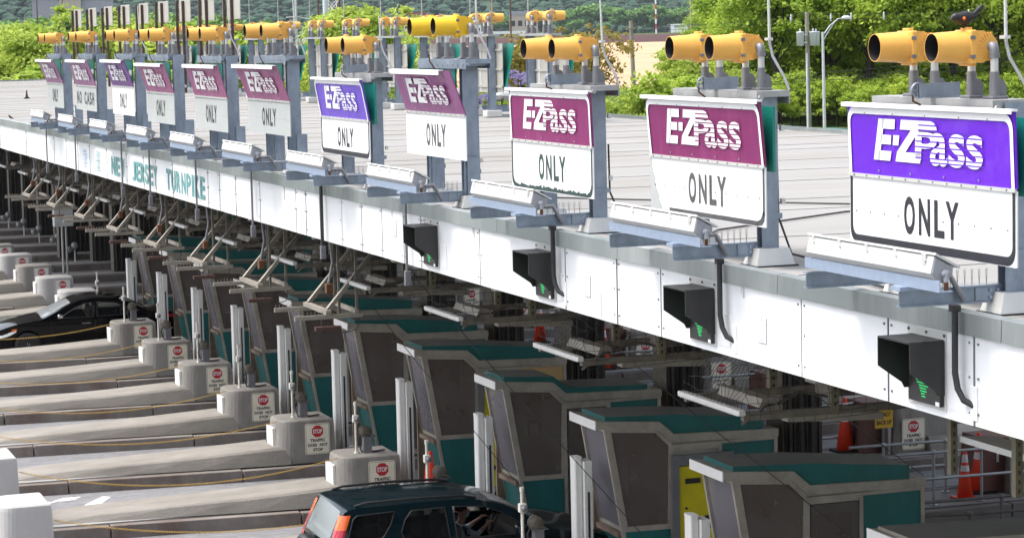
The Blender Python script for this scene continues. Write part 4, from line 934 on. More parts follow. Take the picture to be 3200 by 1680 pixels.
for n_, i in enumerate(range(9, -4, -1)): put(tr, (9.28, 57.6 - D * i, 4.26), f'netted equipment tray with a white front bar under the canopy, {ORD[n_]}', 'netted trays under the canopy')
# ---------------------------------------------------------------- far edge of the roof: the other direction's signs, from behind
RX = 19.45
rs = thing('rear_sign_support', 'x', 'sign support', (0, 0, 0))
for y in (.55, 2.0):
    mb = MB(); post_mesh(mb, 0, y, 0, 1.98, .17, .16); mb.build('post', M['galv'], rs)
    mb = MB(); mb.bbox(-.2, .2, y - .17, y + .17, 0, .17, .02); mb.build('roof_curb', M['aluminium'], rs)
mb = MB(); mb.box(-.16, .16, .3, 2.3, 1.98, 2.03); mb.tube([(0, .5, 2.02), (0, .5, 2.6)], .02, 6); mb.tube([(0, 2.1, 2.02), (0, 2.1, 4.6)], [.018, .010], 6); mb.build('platform', M['steelgrey'], rs)
mb = MB(); ibeam_x(mb, .08, .9, .6, .12, .25); mb.build('arm', M['galv'], rs); mb = MB(); ibeam_x(mb, .08, .9, 2.0, .12, .25); mb.build('arm', M['galv'], rs)
rp = thing('rear_sign', 'x', 'toll sign', (0, 0, 0))
mb = MB(); mb.box(.10, .115, .1, 2.55, .60, 1.80); 
for z in (.72, 1.15, 1.62): mb.box(.07, .10, .1, 2.55, z, z + .05)
for y in (.9, 1.7): mb.box(.09, .10, y, y + .18, .6, 1.80, 1)
mb.build('panel_back', [M['panelback'], M['pipe']], rp)
mb = MB(); mb.add([(.13, -.02, .66), (.13, 2.6, .66), (.36, 2.6, 1.80), (.36, -.02, 1.80), (.145, -.02, .66), (.145, 2.6, .66), (.375, 2.6, 1.80), (.375, -.02, 1.80)], [(0, 1, 2, 3), (7, 6, 5, 4), (0, 4, 5, 1), (1, 5, 6, 2), (2, 6, 7, 3), (3, 7, 4, 0)]); mb.build('leaning_panel', M['signteal'], rp)
rl = copy_tree(lampT, (0, 0, 0)); rl.rotation_euler = (0, 0, math.pi)
tall = thing('tall_sign', 'x', 'sign', (0, 0, 0))
for y in (0, 1.15):
    mb = MB(); mb.box(-.05, .05, y - .05, y + .05, 0, 3.5); mb.build('post', M['brownpost'], tall)
mb = MB(); mb.box(.055, .085, -1.05, .95, 2.72, 3.56)
for z in (2.80, 3.42): mb.box(.051, .0549, -1.05, .95, z, z + .06)
mb.build('panel', [M['panelback']], tall)
cm = childmap(); used = set()
rear = [52.0, 56.3, 60.4, 64.3, 68.2, 72.2, 76.3, 80.4, 84.5, 88.7, 92.8]
for k, y in enumerate(rear):
    o0 = ORD[k]
    put(rs, (RX, y, 5.71), f'blue-grey post pair with signal platform at the far roof edge, {o0}', 'far edge sign supports')
    put(rp, (RX, y - .1, 5.71), f'back of a toll sign seen from behind at the far roof edge, {o0}', 'toll signs facing away')
    put(sigR, (RX, y + .62, 8.14), f'amber signal head facing away, right of the {o0} pair at the far roof edge', 'signal heads facing away')
    put(sigR, (RX, y + 1.75, 8.14), f'amber signal head facing away, left of the {o0} pair at the far roof edge', 'signal heads facing away')
    if k < 6: put(rl, (RX + .85, y + .55, 6.08), f'white strip lamp lighting a far edge sign, {o0} of those', 'strip lamps at the far roof edge')
for k in range(9): 
    put(tall, (19.2, 84.1 + 4.15 * k, 5.71), f'tall narrow sign on two rusty brown posts, {ORD[k]} of nine', 'tall signs at the far roof edge')
# small things on the roof
v = thing('roof_vent', 'small black vent cone on the far left of the roof', 'vent', (12.95, 91, 5.71)); v.scale = (.6, .6, .6); mb = MB(); mb.lathe([(.22, 0), (.09, .10), (.045, .32), (.045, .5), (.0, .5)], (0, 0, 0), 'z', 14); mb.build('cone', M['blackmatte'], v)
lc = thing('lightning_cable', 'black cable with loops lying across the roof between the signs', 'cable', (0, 0, 5.72)); mb = MB()
for pts in ([(9.6, 30.3, 0), (11.5, 27.5, .01), (13.2, 25.6, .0), (15.5, 24.0, 0), (17, 22.6, .0), (19, 21, .01), (21, 19.2, 0)], [(9.5, 21.9, 0), (10.4, 23.2, .0), (12.6, 24.6, 0), (14.1, 24.9, .0)], [(9.4, 15.6, .3), (9.42, 15.4, .1), (9.6, 15.2, .01), (10.5, 15.5, 0), (13, 17, 0)], [(9.46, 19.8, .9), (9.46, 19.78, .4), (9.5, 19.6, .08), (9.7, 19.1, .01), (9.3, 18.2, .01), (9.25, 17.4, .0)], [(9.46, 23.9, .9), (9.46, 23.88, .4), (9.5, 23.6, .08), (9.6, 23.1, .01), (9.3, 22.2, .01), (9.25, 21.4, .0)]):
    mb.tube(pts, .011, 5)
mb.build('strand', M['black'], lc)
# ---------------------------------------------------------------- exit side of the islands
def railing(name, lab, pts, posts, zs, m, base=.15):
    r = thing(name, lab, 'railing', (pts[0][0], pts[0][1], base), 'pipe railings'); o = Vector((pts[0][0], pts[0][1], base))
    for z in zs:
        mb = MB(); mb.tube([Vector((x, y, z)) - o for x, y in pts], .024, 8); mb.build('rail', M[m], r)
    for x, y in posts:
        mb = MB(); mb.tube([Vector((x, y, base)) - o, Vector((x, y, max(zs))) - o], .026, 8); mb.lathe([(.035, -.03), (.035, .03)], Vector((x, y, max(zs))) - o, 'z', 10); mb.lathe([(.07, 0), (.07, .012)], Vector((x, y, base)) - o, 'z', 12); mb.build('post', M[m], r)
    return r
railing('pipe_railing', 'bright galvanised pipe railing beside the two cones on the right', [(17.9, 34.9), (19.62, 34.8)], [(18.5, 34.86), (19.6, 34.8)], (1.0, .60), 'rail')
railing('pipe_railing', 'galvanised pipe railing running out of frame behind the slotted steel shelf', [(18.2, 33.95), (21.6, 33.8)], [(18.9, 33.93), (19.75, 33.9), (21.2, 33.82)], (1.0, .58), 'rail')
railing('pipe_railing', 'weathered brown pipe railing behind the nearest booth roof', [(16.4, 30.4), (21.8, 30.2)], [(18.0, 30.34), (19.4, 30.3)], (1.0, .62), 'raildark')
railing('pipe_railing', 'weathered brown pipe railing close to the lower right corner', [(15.6, 29.9), (17.0, 29.5), (21.5, 29.2)], [(17.0, 29.5), (18.6, 29.4)], (.98, .42), 'raildark')
railing('pipe_railing', 'grey pipe railing before the exit block behind the stepped roof booth', [(16.6, 39.2), (20.3, 39.0)], [(17.2, 39.17), (18.6, 39.1), (20.2, 39.0)], (1.0, .70, .40), 'rail')
railing('pipe_railing', 'grey pipe railing left of the far cone under the canopy', [(16.6, 43.4), (20.2, 43.2)], [(17.6, 43.35), (19.2, 43.25)], (1.0, .60), 'rail')
railing('pipe_railing', 'thin grey pipe railing near the far orange cone', [(16.8, 47.6), (20.4, 47.4)], [(17.6, 47.55), (19.8, 47.42)], (1.0, .60), 'rail')
def cone(loc, h, lab, worn=False):
    c = thing('traffic_cone', lab, 'cone', loc, 'traffic cones'); s = h
    mb = MB(); r = lambda t: (.165 * (1 - t) + .032 * t) * s; 
    mb.lathe([(r(0), .035 * s), (r(.55), .55 * s), (r(.97), .97 * s), (r(1) * .8, s), (.012, s)], (0, 0, 0), 'z', 24); mb.build('body', M['cone'], c)
    for a, b in ((.56, .68), (.74, .90)):
        mb = MB(); mb.lathe([(r(a) + .003, a * s), (r(b) + .003, b * s)], (0, 0, 0), 'z', 24, 0, True, False); mb.build('reflective_band', M['conewhite'], c, recalc=False)
    mb = MB(); mb.bbox(-.22 * s, .22 * s, -.22 * s, .22 * s, 0, .035 * s, .01); mb.build('base', M['cone'] if worn else M['blackmatte'], c)
    return c
cone((19.9, 38.95, .152), .98, 'orange cone with white bands beside the yellow back-up sign')
cone((19.62, 34.2, .152), .80, 'scuffed red-orange cone with white bands, left of the two at the right edge', True)
cone((20.10, 34.58, .152), .98, 'bright orange cone with black base, right of the two at the right edge')
cone((20.3, 56.1, .152), .98, 'orange cone seen far under the canopy beside a dark column')
cone((19.95, 50.9, .152), .98, 'orange cone mostly hidden behind a netted tray hanger')
c6 = thing('traffic_cone', 'plain orange cone between two white posts just above the green SUV', 'cone', (11.72, 37.86, .152), 'traffic cones')
mb = MB(); mb.lathe([(.15, .03), (.09, .45), (.05, .78), (.03, .82), (.01, .82)], (0, 0, 0), 'z', 22); mb.build('body', M['cone'], c6); mb = MB(); mb.bbox(-.18, .18, -.18, .18, 0, .03, .008); mb.build('base', M['blackmatte'], c6)
for j in (2, 3, 4, 5, 6):
    b = thing('barrier_end', f'dark red-brown concrete barrier end beside the {ordj(j)} exit block', 'barrier', (20.05, Yp(j) + .52, .149), 'red-brown barrier ends')
    mb = MB(); mb.prism([(0, 0), (.60, 0), (.52, .90), (.08, .90)], 'y', 0, .75); mb.build('body', M['redbarrier'], b); mb = MB(); mb.box(.28, .32, -.012, -.001, .5, .76); mb.build('sticker', M['signwhite'], b)
ys_ = thing('backup_sign', 'yellow sign reading DO NOT BACK UP between barrier end and exit block', 'sign', (20.02, Yp(5) - .02, .15))
mb = MB(); mb.box(.0, .35, -.01, 0, .54, .90); mb.build('sheet', M['signyellow'], ys_)
PY = lambda u, v, d=0.: (u, -.013 - d, v)
mb = MB(); put_text(mb, 'DO NOT', .04, .31, .74, .82, PY, 0, .03); put_text(mb, 'BACK UP', .03, .32, .60, .68, PY, 0, .03); mb.build('lettering', M['letterblack'], ys_, recalc=False)
mb = MB(); mb.tube([(.17, .02, 0), (.17, .02, .88)], .022, 8); mb.build('post', M['castgrey'], ys_)
sl_ = thing('steel_shelf', 'slotted olive steel shelf hanging at the right frame edge', 'shelf', (9.54, 16.3, 4.55))
mb = MB()
for x, y, z0 in ((.10, .70, -.32), (-.12, -.65, -.25)):
    mb = MB(); mb.box(x - .03, x + .03, y - .03, y - .026, z0, .46); mb.box(x - .03, x - .026, y - .026, y + .03, z0, .46)
    for k in range(11): mb.box(x - .007, x + .007, y - .033, y - .0305, z0 + .03 + k * .07, z0 + .065 + k * .07, 1)
    mb.build('slotted_upright', [M['olivesteel'], M['joint']], sl_)
mb = MB(); mb.strut((.10, .70, .14), (-.12, -.65, .20), .02, .045); mb.build('slotted_crossbar', M['olivesteel'], sl_)
mb = MB(); mb.prism([(.12, .0), (.45, -.03), (.45, -.06), (.12, -.05)], 'y', -.55, .62); mb.build('shelf_board', M['aluminium'], sl_)
# equipment cabinet and floodlights deep left
cb = thing('equipment_cabinet', 'pale grey equipment cabinet on two legs under the far left canopy', 'cabinet', (11.35, 75.0, .15))
mb = MB(); mb.bbox(0, .58, 0, .35, 1.98, 2.52, .015); mb.build('case', M['cabinet'], cb); mb = MB(); mb.bbox(-.015, .0, .08, .27, 2.2, 2.42, .004); mb.build('door_plate', M['farwhite'], cb)
for x in (.24, .36): mb = MB(); mb.tube([(x, .1, 0), (x, .1, 2.0)], .035, 8); mb.build('leg', M['steelgrey'], cb)
fl = thing('flood_lamp', 'x', 'floodlight', (0, 0, 0)); fl.scale = (.52, .52, .6); mb = MB(); mb.tube([(0, 0, 0), (0, 0, .62)], .045, 8); mb.build('post', M['polepaint'], fl)
mb = MB(); mb.lathe([(.02, -.2), (.19, -.12), (.23, .05), (.2, .10), (.01, .12)], (0, -.02, .92), 'y', 18); mb.build('lamp_head', M['floodlamp'], fl)
mb = MB(); mb.lathe([(.02, -.16), (.17, -.10), (.2, .05), (.01, .10)], (-.38, 0, .72), 'y', 18); mb.tube([(0, 0, .62), (-.15, 0, .66), (-.38, 0, .66)], .03, 6); mb.tube([(0, 0, .62), (0, 0, .8)], .05, 6); mb.build('side_lamp_head', M['floodlamp'], fl)
cm = childmap()
for k, (x, y) in enumerate(((13.47, 84.6), (13.57, 88.9), (13.51, 93.2), (13.5, 97.2), (13.45, 101.3))): put(fl, (x, y, .16), f'round grey floodlight on a short white post, {ORD[k]} of the far lanes', 'floodlights on short posts')
# thin guy wires hanging from the fascia to the booths
for n_, (p, q) in enumerate((((9.0, 30.3, 4.95), (11.9, 29.0, 1.2)), ((9.4, 26.0, 4.95), (12.75, 24.6, 1.9)), ((9.0, 34.5, 4.95), (11.8, 33.2, 1.0)), ((9.9, 21.8, 4.9), (13.9, 25.2, 2.5)))):
    wi = thing('thin_wire', f'thin dark wire slanting down across the booths, {ORD[n_]}', 'wire', p, 'thin wires across the booths'); mb = MB(); o = Vector(p); mb.tube([Vector((0, 0, 0)), (Vector(q) - o) * .5 + Vector((0, 0, -.05)), Vector(q) - o], .006, 5); mb.build('strand', M['wire'], wi)
# ---------------------------------------------------------------- people
def person(loc, rz, label, shirt, hair, hands, lean=0., mask=False, s=1.):
    vs = []; es = []; rad = []
    def v(p, r, par=None):
        vs.append(Vector(p)); rad.append(r)
        if par is not None: es.append((par, len(vs) - 1))
        return len(vs) - 1
    # seated; x forward, pelvis at origin
    pel = v((0, 0, .10), (.15, .12)); sp = v((-.03, 0, .27), (.145, .11), pel); ch = v((-.05 + lean, 0, .45), (.165, .12), sp); nb = v((-.03 + lean, 0, .575), (.075, .07), ch); nk = v((-.005 + lean, 0, .635), (.055, .055), nb)
    hb = v((.02 + lean, 0, .70), (.078, .075), nk); hd = v((.01 + lean, 0, .78), (.082, .092), hb); ht = v((.0 + lean, 0, .84), (.06, .065), hd)
    for sg in (1, -1):
        hip = v((.06, sg * .10, .08), (.10, .09), pel); kn = v((.47, sg * .13, .16), (.07, .07), hip); an = v((.62, sg * .13, -.22), (.045, .045), kn); toe = v((.76, sg * .14, -.27), (.035, .03), an)
        sh = v((-.04 + lean, sg * .185, .52), (.068, .065), ch); H_ = Vector(hands[0 if sg > 0 else 1]); S_ = vs[sh]; mid = (S_ + H_) / 2 + Vector((-.02, sg * .08, -.12))
        el = v(mid, (.047, .045), sh); dirv = (H_ - mid).normalized(); wr = v(H_ - dirv * .08, (.028, .025), el); pm = v(H_ - dirv * .02, (.034, .018), wr)
        side = dirv.cross(Vector((0, 0, 1))).normalized(); upv = side.cross(dirv)
        for k, (o, L) in enumerate(((-.030, .062), (-.010, .075), (.010, .070), (.028, .055))):
            b = v(vs[pm] + dirv * .035 + side * o, (.010, .010), pm); c = v(vs[b] + dirv * L * .45 - upv * .012, (.009, .009), b); v(vs[c] + dirv * L * .15 - upv * L * .45, (.008, .008), c)
        t = v(vs[pm] - side * sg * -.035 + upv * .018, (.011, .011), pm); v(vs[t] + dirv * .035 + upv * .015, (.009, .009), t)
    me = bpy.data.meshes.new('person'); me.from_pydata([tuple(p) for p in vs], es, []); o = bpy.data.objects.new('person', me); COL.objects.link(o)
    m = o.modifiers.new('skin', 'SKIN'); ss = o.modifiers.new('sub', 'SUBSURF'); ss.levels = 2; ss.render_levels = 2
    for k, r in enumerate(rad): me.skin_vertices[0].data[k].radius = r
    me.skin_vertices[0].data[0].use_root = True
    bpy.context.view_layer.update(); dg = bpy.context.evaluated_depsgraph_get(); m2 = bpy.data.meshes.new_from_object(o.evaluated_get(dg)); bpy.data.objects.remove(o)
    mb = MB(); hx = lean
    mb.add([v_.co.copy() for v_ in m2.vertices], [tuple(p.vertices) for p in m2.polygons], 0, True)
    wr_ = [Vector(h) for h in hands]
    for k, f in enumerate(mb.f):
        c = Vector((0, 0, 0))
        for i in f: c += Vector(mb.v[i])
        c /= len(f); d = min((c - wr_[0]).length, (c - wr_[1]).length)
        mb.mi[k] = 2 if c.z < .10 and c.x > .05 else (0 if (c.z > .585 and abs(c.y) < .11) or d < .20 else 1)
    mb.lathe([(.004, .03), (.014, .0), (.018, -.035), (.006, -.04)], (.108 + hx, 0, .755), 'z', 8, 0)                 # nose
    for sg in (1, -1): mb.lathe([(.002, -.012), (.011, 0), (.002, .012)], (.083 + hx, sg * .032, .785), 'z', 8, 3); mb.lathe([(.006, -.03), (.02, 0), (.008, .03)], (.0 + hx, sg * .088, .765), 'z', 8, 0)
    mb.box(.085 + hx, .097 + hx, -.022, .022, .695, .702, 4)
    p = mb.build('person', [M['skin'], M[shirt], M['shirtblue'], M['farwhite'], M['stopred']]); p.location = loc; p.rotation_euler = (0, 0, rz); p.scale = (s, s, s); tag(p, label, 'person')
    mb = MB(); n = 14
    for a in range(7):
        pass
    mb.lathe([(.103, -.01), (.106, .03), (.098, .07), (.07, .105), (.02, .118)], (-.012 + hx, 0, .775), 'z', n, 0)
    mb.v = [(x - (.02 if x > hx + .03 else 0), y * .96, z + (.02 if x > hx + .03 else -.0)) for x, y, z in mb.v]; mb.build('hair', M[hair], p)
    if mask: mb = MB(); mb.lathe([(.055, -.045), (.068, -.01), (.06, .03)], (.045 + hx, 0, .715), 'z', 12, 0); mb.build('face_mask', M['maskblue'], p)
    return p
# ---------------------------------------------------------------- cars
def inpoly(x, y, P):
    r = False; n = len(P)
    for i in range(n):
        (x1, y1), (x2, y2) = P[i], P[(i + 1) % n]
        if (y1 > y) != (y2 > y) and x < (x2 - x1) * (y - y1) / (y2 - y1) + x1: r = not r
    return r
def smooth_line(pts, n=6):
    out = []; P = [pts[0]] + list(pts) + [pts[-1]]
    for i in range(1, len(P) - 2):
        p0, p1, p2, p3 = [Vector(p) for p in P[i - 1:i + 3]]
        for k in range(n):
            t = k / n; out.append(tuple(.5 * ((2 * p1) + (p2 - p0) * t + (2 * p0 - 5 * p1 + 4 * p2 - p3) * t * t + (3 * p1 - p0 - 3 * p2 + p3) * t ** 3)))
    out.append(tuple(pts[-1])); return out
def dens(P, st=.06):
    o = []
    for i in range(len(P)):
        a, b = Vector(P[i]), Vector(P[(i + 1) % len(P)]); n = max(1, int((b - a).length / st)); o += [tuple(a + (b - a) * k / n) for k in range(n)]
    return o
def make_car(name, label, loc, rz, paint, prof, L, W, belt, wins, wheels, wr, glass_x, roof_in, glassmats, rnd_=(.20, .75), tum=.17):
    car = thing(name, label, 'car', loc, None, rz); line = smooth_line(prof, 6)
    zr = max(z for x, z in line)
    def hw(x): 
        e = min(x / (rnd_[1] if x < L / 2 else .75), (L - x) / .75); return W / 2 * (1 - (rnd_[0] if x < L / 2 else .20) * max(0, 1 - e) ** 2.2)
    def ys(x, z):
        t = max(0., (z - belt) / (zr - belt)); b = max(0, (.55 - z) / .35)
        return hw(x) - tum * t ** 1.15 - .035 * b + .018 * math.exp(-((z - belt + .12) / .12) ** 2)
    sill = .24
    out = list(line)
    for wx in sorted(wheels, reverse=True):
        out += [(wx + (wr + .055) * math.cos(a), max(sill, wr + (wr + .055) * math.sin(a))) for a in [math.pi * k / 14 for k in range(15)]]
    out = dens(out, .07)
    pts = list(out); edges = [(i, (i + 1) % len(out)) for i in range(len(out))]
    hol = []
    for wv in wins:
        wd = dens(wv, .06); o = len(pts); pts += wd; edges += [(o + i, o + (i + 1) % len(wd)) for i in range(len(wd))]; hol.append(wd)
    gx = 0.05
    while gx < L:
        gz = .25
        while gz < zr:
            if inpoly(gx, gz, out) and not any(inpoly(gx, gz, h) for h in hol): pts.append((gx, gz))
            gz += .09
        gx += .11
    r = delaunay_2d_cdt([Vector(p) for p in pts], edges, [], 0, 1e-5); V2 = [tuple(p) for p in r[0]]; T = []
    for f in r[2]:
        c = [sum(V2[i][k] for i in f) / len(f) for k in (0, 1)]
        if inpoly(c[0], c[1], out) and not any(inpoly(c[0], c[1], h) for h in hol): T.append(tuple(f))
    mb = MB()
    for sg in (1, -1): mb.add([(x, sg * ys(x, z), z) for x, z in V2], T, 0, True)
    n = 10; vs = []
    for x, z in line:
        y = ys(x, z); cr = .035 if z > belt + .1 else .045
        up = 1 if z > .7 else 0
        for k in range(n + 1):
            t = -1 + 2 * k / n; bul = (1 - t * t); 
            dx = (-.05 if x < .3 else (.06 if x > L - .3 else 0)) * bul * (1 - up * .5)
            vs.append((x + dx, t * y, z + cr * bul * up))
    fs = []; mi = []
    for i in range(len(line) - 1):
        xm = (line[i][0] + line[i + 1][0]) / 2; zm = (line[i][1] + line[i + 1][1]) / 2
        for k in range(n):
            edge = k in (0, n - 1); g = 0
            for gi, (a, b) in enumerate(glass_x):
                if a < xm < b and zm > belt - .02 and not edge: g = 1 + gi
            fs.append((i * (n + 1) + k, i * (n + 1) + k + 1, (i + 1) * (n + 1) + k + 1, (i + 1) * (n + 1) + k)); mi.append(g)
    o = len(mb.v); mb.v += vs
    G = [MB(), MB()]
    for f, g in zip(fs, mi):
        if g == 0: mb.f.append(tuple(i + o for i in f)); mb.mi.append(0); mb.sm.append(True)
        else: G[g - 1].add([vs[i] for i in f], [(0, 1, 2, 3)], 0, True)
    body = mb.build('body', M[paint], car, recalc=False)
    G[0].build('rear_window', M[glassmats[0]], car, recalc=False); G[1].build('windscreen', M['windscreen'], car, recalc=False)
    for wv, wm in zip(wins, glassmats[1:]):
        wd = dens(wv, .06); rr_ = delaunay_2d_cdt([Vector(p) for p in wd], [(i, (i + 1) % len(wd)) for i in range(len(wd))], [], 1, 1e-5)
        if wm is None: continue
        for sg in (1, -1): g = MB(); g.add([(x, sg * (ys(x, z) - .012), z) for x, z in [tuple(p) for p in rr_[0]]], [tuple(f) for f in rr_[2]], 0, True); g.build('side_window', M[wm], car, recalc=False)
    for wv in wins:
        wd = dens(wv, .05)
        for sg in (1, -1):
            t = MB()
            a = [(x, sg * (ys(x, z) + .003), z) for x, z in wd]
            t.tube(a + [a[0]], .009, 4, 0, False); t.build('window_trim', M['cartrim'], car)
    for wx in wheels:
        for sg in (1, -1):
            y = sg * (W / 2 - .10); wh = MB(); wh.lathe([(wr * .70, -.10), (wr * .97, -.095), (wr, -.07), (wr, .07), (wr * .97, .095), (wr * .70, .10)], (wx, y, wr), 'y', 30, 0); ty = wh.build('wheel', M['tyre'], car)
            rm = MB(); rm.lathe([(wr * .71, .05 * sg), (wr * .68, .098 * sg), (wr * .62, .07 * sg)], (wx, y, wr), 'y', 30, 0, True, False)
            for k in range(10):
                a = 2 * math.pi * (k // 2) / 5 + (.13 if k % 2 else -.13); rm.strut((wx + .05 * math.cos(a), y + sg * .085, wr + .05 * math.sin(a)), (wx + wr * .66 * math.cos(a), y + sg * .08, wr + wr * .66 * math.sin(a)), .03, .035)
            rm.lathe([(.06, .06 * sg), (.055, .095 * sg), (.01, .10 * sg)], (wx, y, wr), 'y', 14); rm.lathe([(wr * .6, .0), (.02, .0)], (wx, y, wr), 'y', 20, 1, False, False); rm.build('rim', [M['alloy'], M['black']], ty)
            ac = MB(); ac.lathe([(wr + .05, -.12), (wr + .05, .085)], (wx, y, wr), 'y', 24, 0, True, False); ac.build('wheel_arch', M['blackmatte'], car, recalc=False)
    m_ = MB(); m_.box(.25, L - .3, -W / 2 + .16, W / 2 - .16, .20, .50); 
    for xx, yy in roof_in:
        for y in ((yy, -yy) if yy else (0,)): m_.bbox(xx - .26, xx + .26, y - .25, y + .25, .42, .62, .05); m_.bbox(xx - .33, xx - .18, y - .24, y + .24, .5, belt + .12, .05); m_.bbox(xx - .33, xx - .25, y - .12, y + .12, belt + .13, belt + .32, .04)
    m_.build('seats', M['seat'], car)
    return car, ys
SUVX = (8.20, 31.86)
suvprof = [(.08, .28), (.02, .42), (.0, .75), (.0, 1.0), (.035, 1.14), (.20, 1.49), (.27, 1.57), (.45, 1.60), (.9, 1.612), (1.5, 1.615), (2.0, 1.60), (2.32, 1.535), (2.62, 1.42), (3.0, 1.20), (3.14, 1.125), (3.5, 1.07), (3.85, .985), (4.08, .86), (4.19, .64), (4.15, .30)]
suv, sy = make_car('green_suv', 'dark teal green SUV driving right with spare wheel on its tailgate', (SUVX[0], SUVX[1], -.10), 0, 'cargreen', suvprof, 4.20, 1.72, 1.10,
    [[(.25, 1.19), (.345, 1.46), (.40, 1.505), (.93, 1.525), (.86, 1.36), (.76, 1.22), (.66, 1.15), (.30, 1.15)], [(1.0, 1.25), (1.06, 1.40), (1.16, 1.515), (1.63, 1.527), (1.67, 1.11), (1.04, 1.13)], [(1.77, 1.105), (1.74, 1.527), (2.18, 1.50), (2.42, 1.40), (2.76, 1.20), (2.74, 1.10)]], (.80, 3.38), .33, [(.02, .225), (2.33, 3.08)], [(1.15, .36), (2.10, .36)], ['rearglass', 'carglassdark', 'carglassdark', None], (.06, .35), .13)
mb = MB(); mb.lathe([(.05, -.10), (.29, -.10), (.325, -.07), (.325, .08), (.25, .11), (.05, .11)], (-.13, 0, .84), 'x', 30, 0); mb.build('spare_wheel', M['cartrim'], suv)
for sg in (1, -1):
    mb = MB(); pts = [(.13, 1.05), (.24, 1.30), (.34, 1.47)]
    def lampstrip(z0, z1, m):
        mb = MB(); 
        def X(z): return .0 + max(0, z - 1.0) * .42
        vs = []
        for z in [z0 + (z1 - z0) * k / 6 for k in range(7)]:
            x = X(z); y1_ = sg * (sy(max(.03, x + .02), z)); y2_ = sg * (sy(x + .15, z) + .008); vs += [(x - .03, y1_ - sg * .12, z), (x - .035, y1_ - sg * .02, z), (x + .03, sg * (sy(x + .05, z) + .016), z), (x + .10, sg * (sy(x + .10, z) + .008), z)]
        mb.add(vs, [(i * 4 + k, i * 4 + k + 1, i * 4 + k + 5, i * 4 + k + 4) for i in range(6) for k in range(3)], 0, True); return mb
    lampstrip(.80, 1.33, 0).build('tail_lamp', M['taillamp'], suv, recalc=False); lampstrip(1.332, 1.52, 0).build('tail_lamp', M['orangelamp'], suv, recalc=False)
    mb = MB(); mb.tube([(.40, sg * .66, 1.615), (.55, sg * .66, 1.65), (1.2, sg * .67, 1.662), (1.9, sg * .66, 1.645), (2.1, sg * .655, 1.60)], .018, 8); mb.build('roof_rail', M['cartrim'], suv)
    mb = MB(); mb.bbox(2.58, 2.72, sg * .93 - .09, sg * .93 + .09, 1.10, 1.24, .035); mb.build('mirror', M['cargreen'], suv)
    mb = MB(); mb.add([(3.90, sg * .78, .94), (4.13, sg * .66, .84), (4.17, sg * .60, .70), (4.0, sg * .80, .74)], [(0, 1, 2, 3)]); mb.v = [(x + .012, y + sg * .035, z + .01) for x, y, z in mb.v]; mb.build('headlamp', M['headlamp'], suv, recalc=False)
    for x in (1.05, 1.82): mb = MB(); mb.tube([(x, sg * (sy(x, .95) + .012), .95), (x + .16, sg * (sy(x, .95) + .012), .95)], .014, 6); mb.build('door_handle', M['cargreen'], suv)
    mb = MB()
    for x in (1.70, 2.80, .97): mb.tube([(x, sg * (sy(x, z) + .0015), z) for z in (.35, .6, .85, 1.0, 1.05)], .005, 4)
    mb.tube([(.2 + k * .2, sg * (sy(.2 + k * .2, .62) + .006), .62) for k in range(20)], .02, 6); mb.build('side_moulding', M['cartrim'], suv)
mb = MB(); mb.lathe([(.165, -.012), (.178, 0), (.165, .012), (.152, 0), (.165, -.012)], (0, 0, 0), 'x', 24, 0, True, False)
ang = R(-25)
mb.v = [(x * math.cos(ang) - z * math.sin(ang) + 2.62, y + .34, x * math.sin(ang) + z * math.cos(ang) + 1.06) if abs(x) < .1 else (x, y, z) for x, y, z in mb.v]; 
for a in (0, 2.1, 4.2): mb.strut((2.62, .34, 1.06), (2.62 + .07 * math.sin(a) * .4, .34 + .16 * math.cos(a), 1.06 + .16 * math.sin(a) * .9), .02, .03)
mb.build('steering_wheel', M['cartrim'], suv)
mb = MB(); mb.bbox(2.66, 3.1, -.72, .72, .75, 1.08, .06); mb.build('dashboard', M['seat'], suv)
person((SUVX[0] + 2.20, SUVX[1] + .33, .38), 0, 'masked driver in a grey shirt at the wheel of the green SUV', 'shirtgrey', 'hairdark', ((.38, .15, .62), (.38, -.17, .60)), .02, True, .97)
SED = (12.2, 61.42)
sedprof = [(.12, .26), (.03, .40), (.0, .62), (.04, .88), (.14, .985), (.42, 1.03), (.72, 1.07), (1.20, 1.315), (1.55, 1.405), (1.95, 1.44), (2.35, 1.41), (2.64, 1.32), (3.05, 1.13), (3.38, .985), (3.6, .95), (4.05, .875), (4.42, .76), (4.68, .60), (4.76, .44), (4.70, .22)]
sed, sy2 = make_car('black_sedan', 'glossy black sedan leaving to the left between two islands', (SED[0], SED[1], -.05), math.pi, 'carblack', sedprof, 4.76, 1.82, .98,
    [[(1.12, 1.015), (1.30, 1.205), (1.55, 1.305), (1.98, 1.335), (2.02, .985)], [(2.10, .985), (2.06, 1.335), (2.30, 1.315), (2.55, 1.215), (2.95, .985)]], (.88, 3.74), .335, [(.74, 1.24), (2.62, 3.36)], [(1.45, .36), (2.25, .36)], ['carglass', 'carglass', 'carglass'])
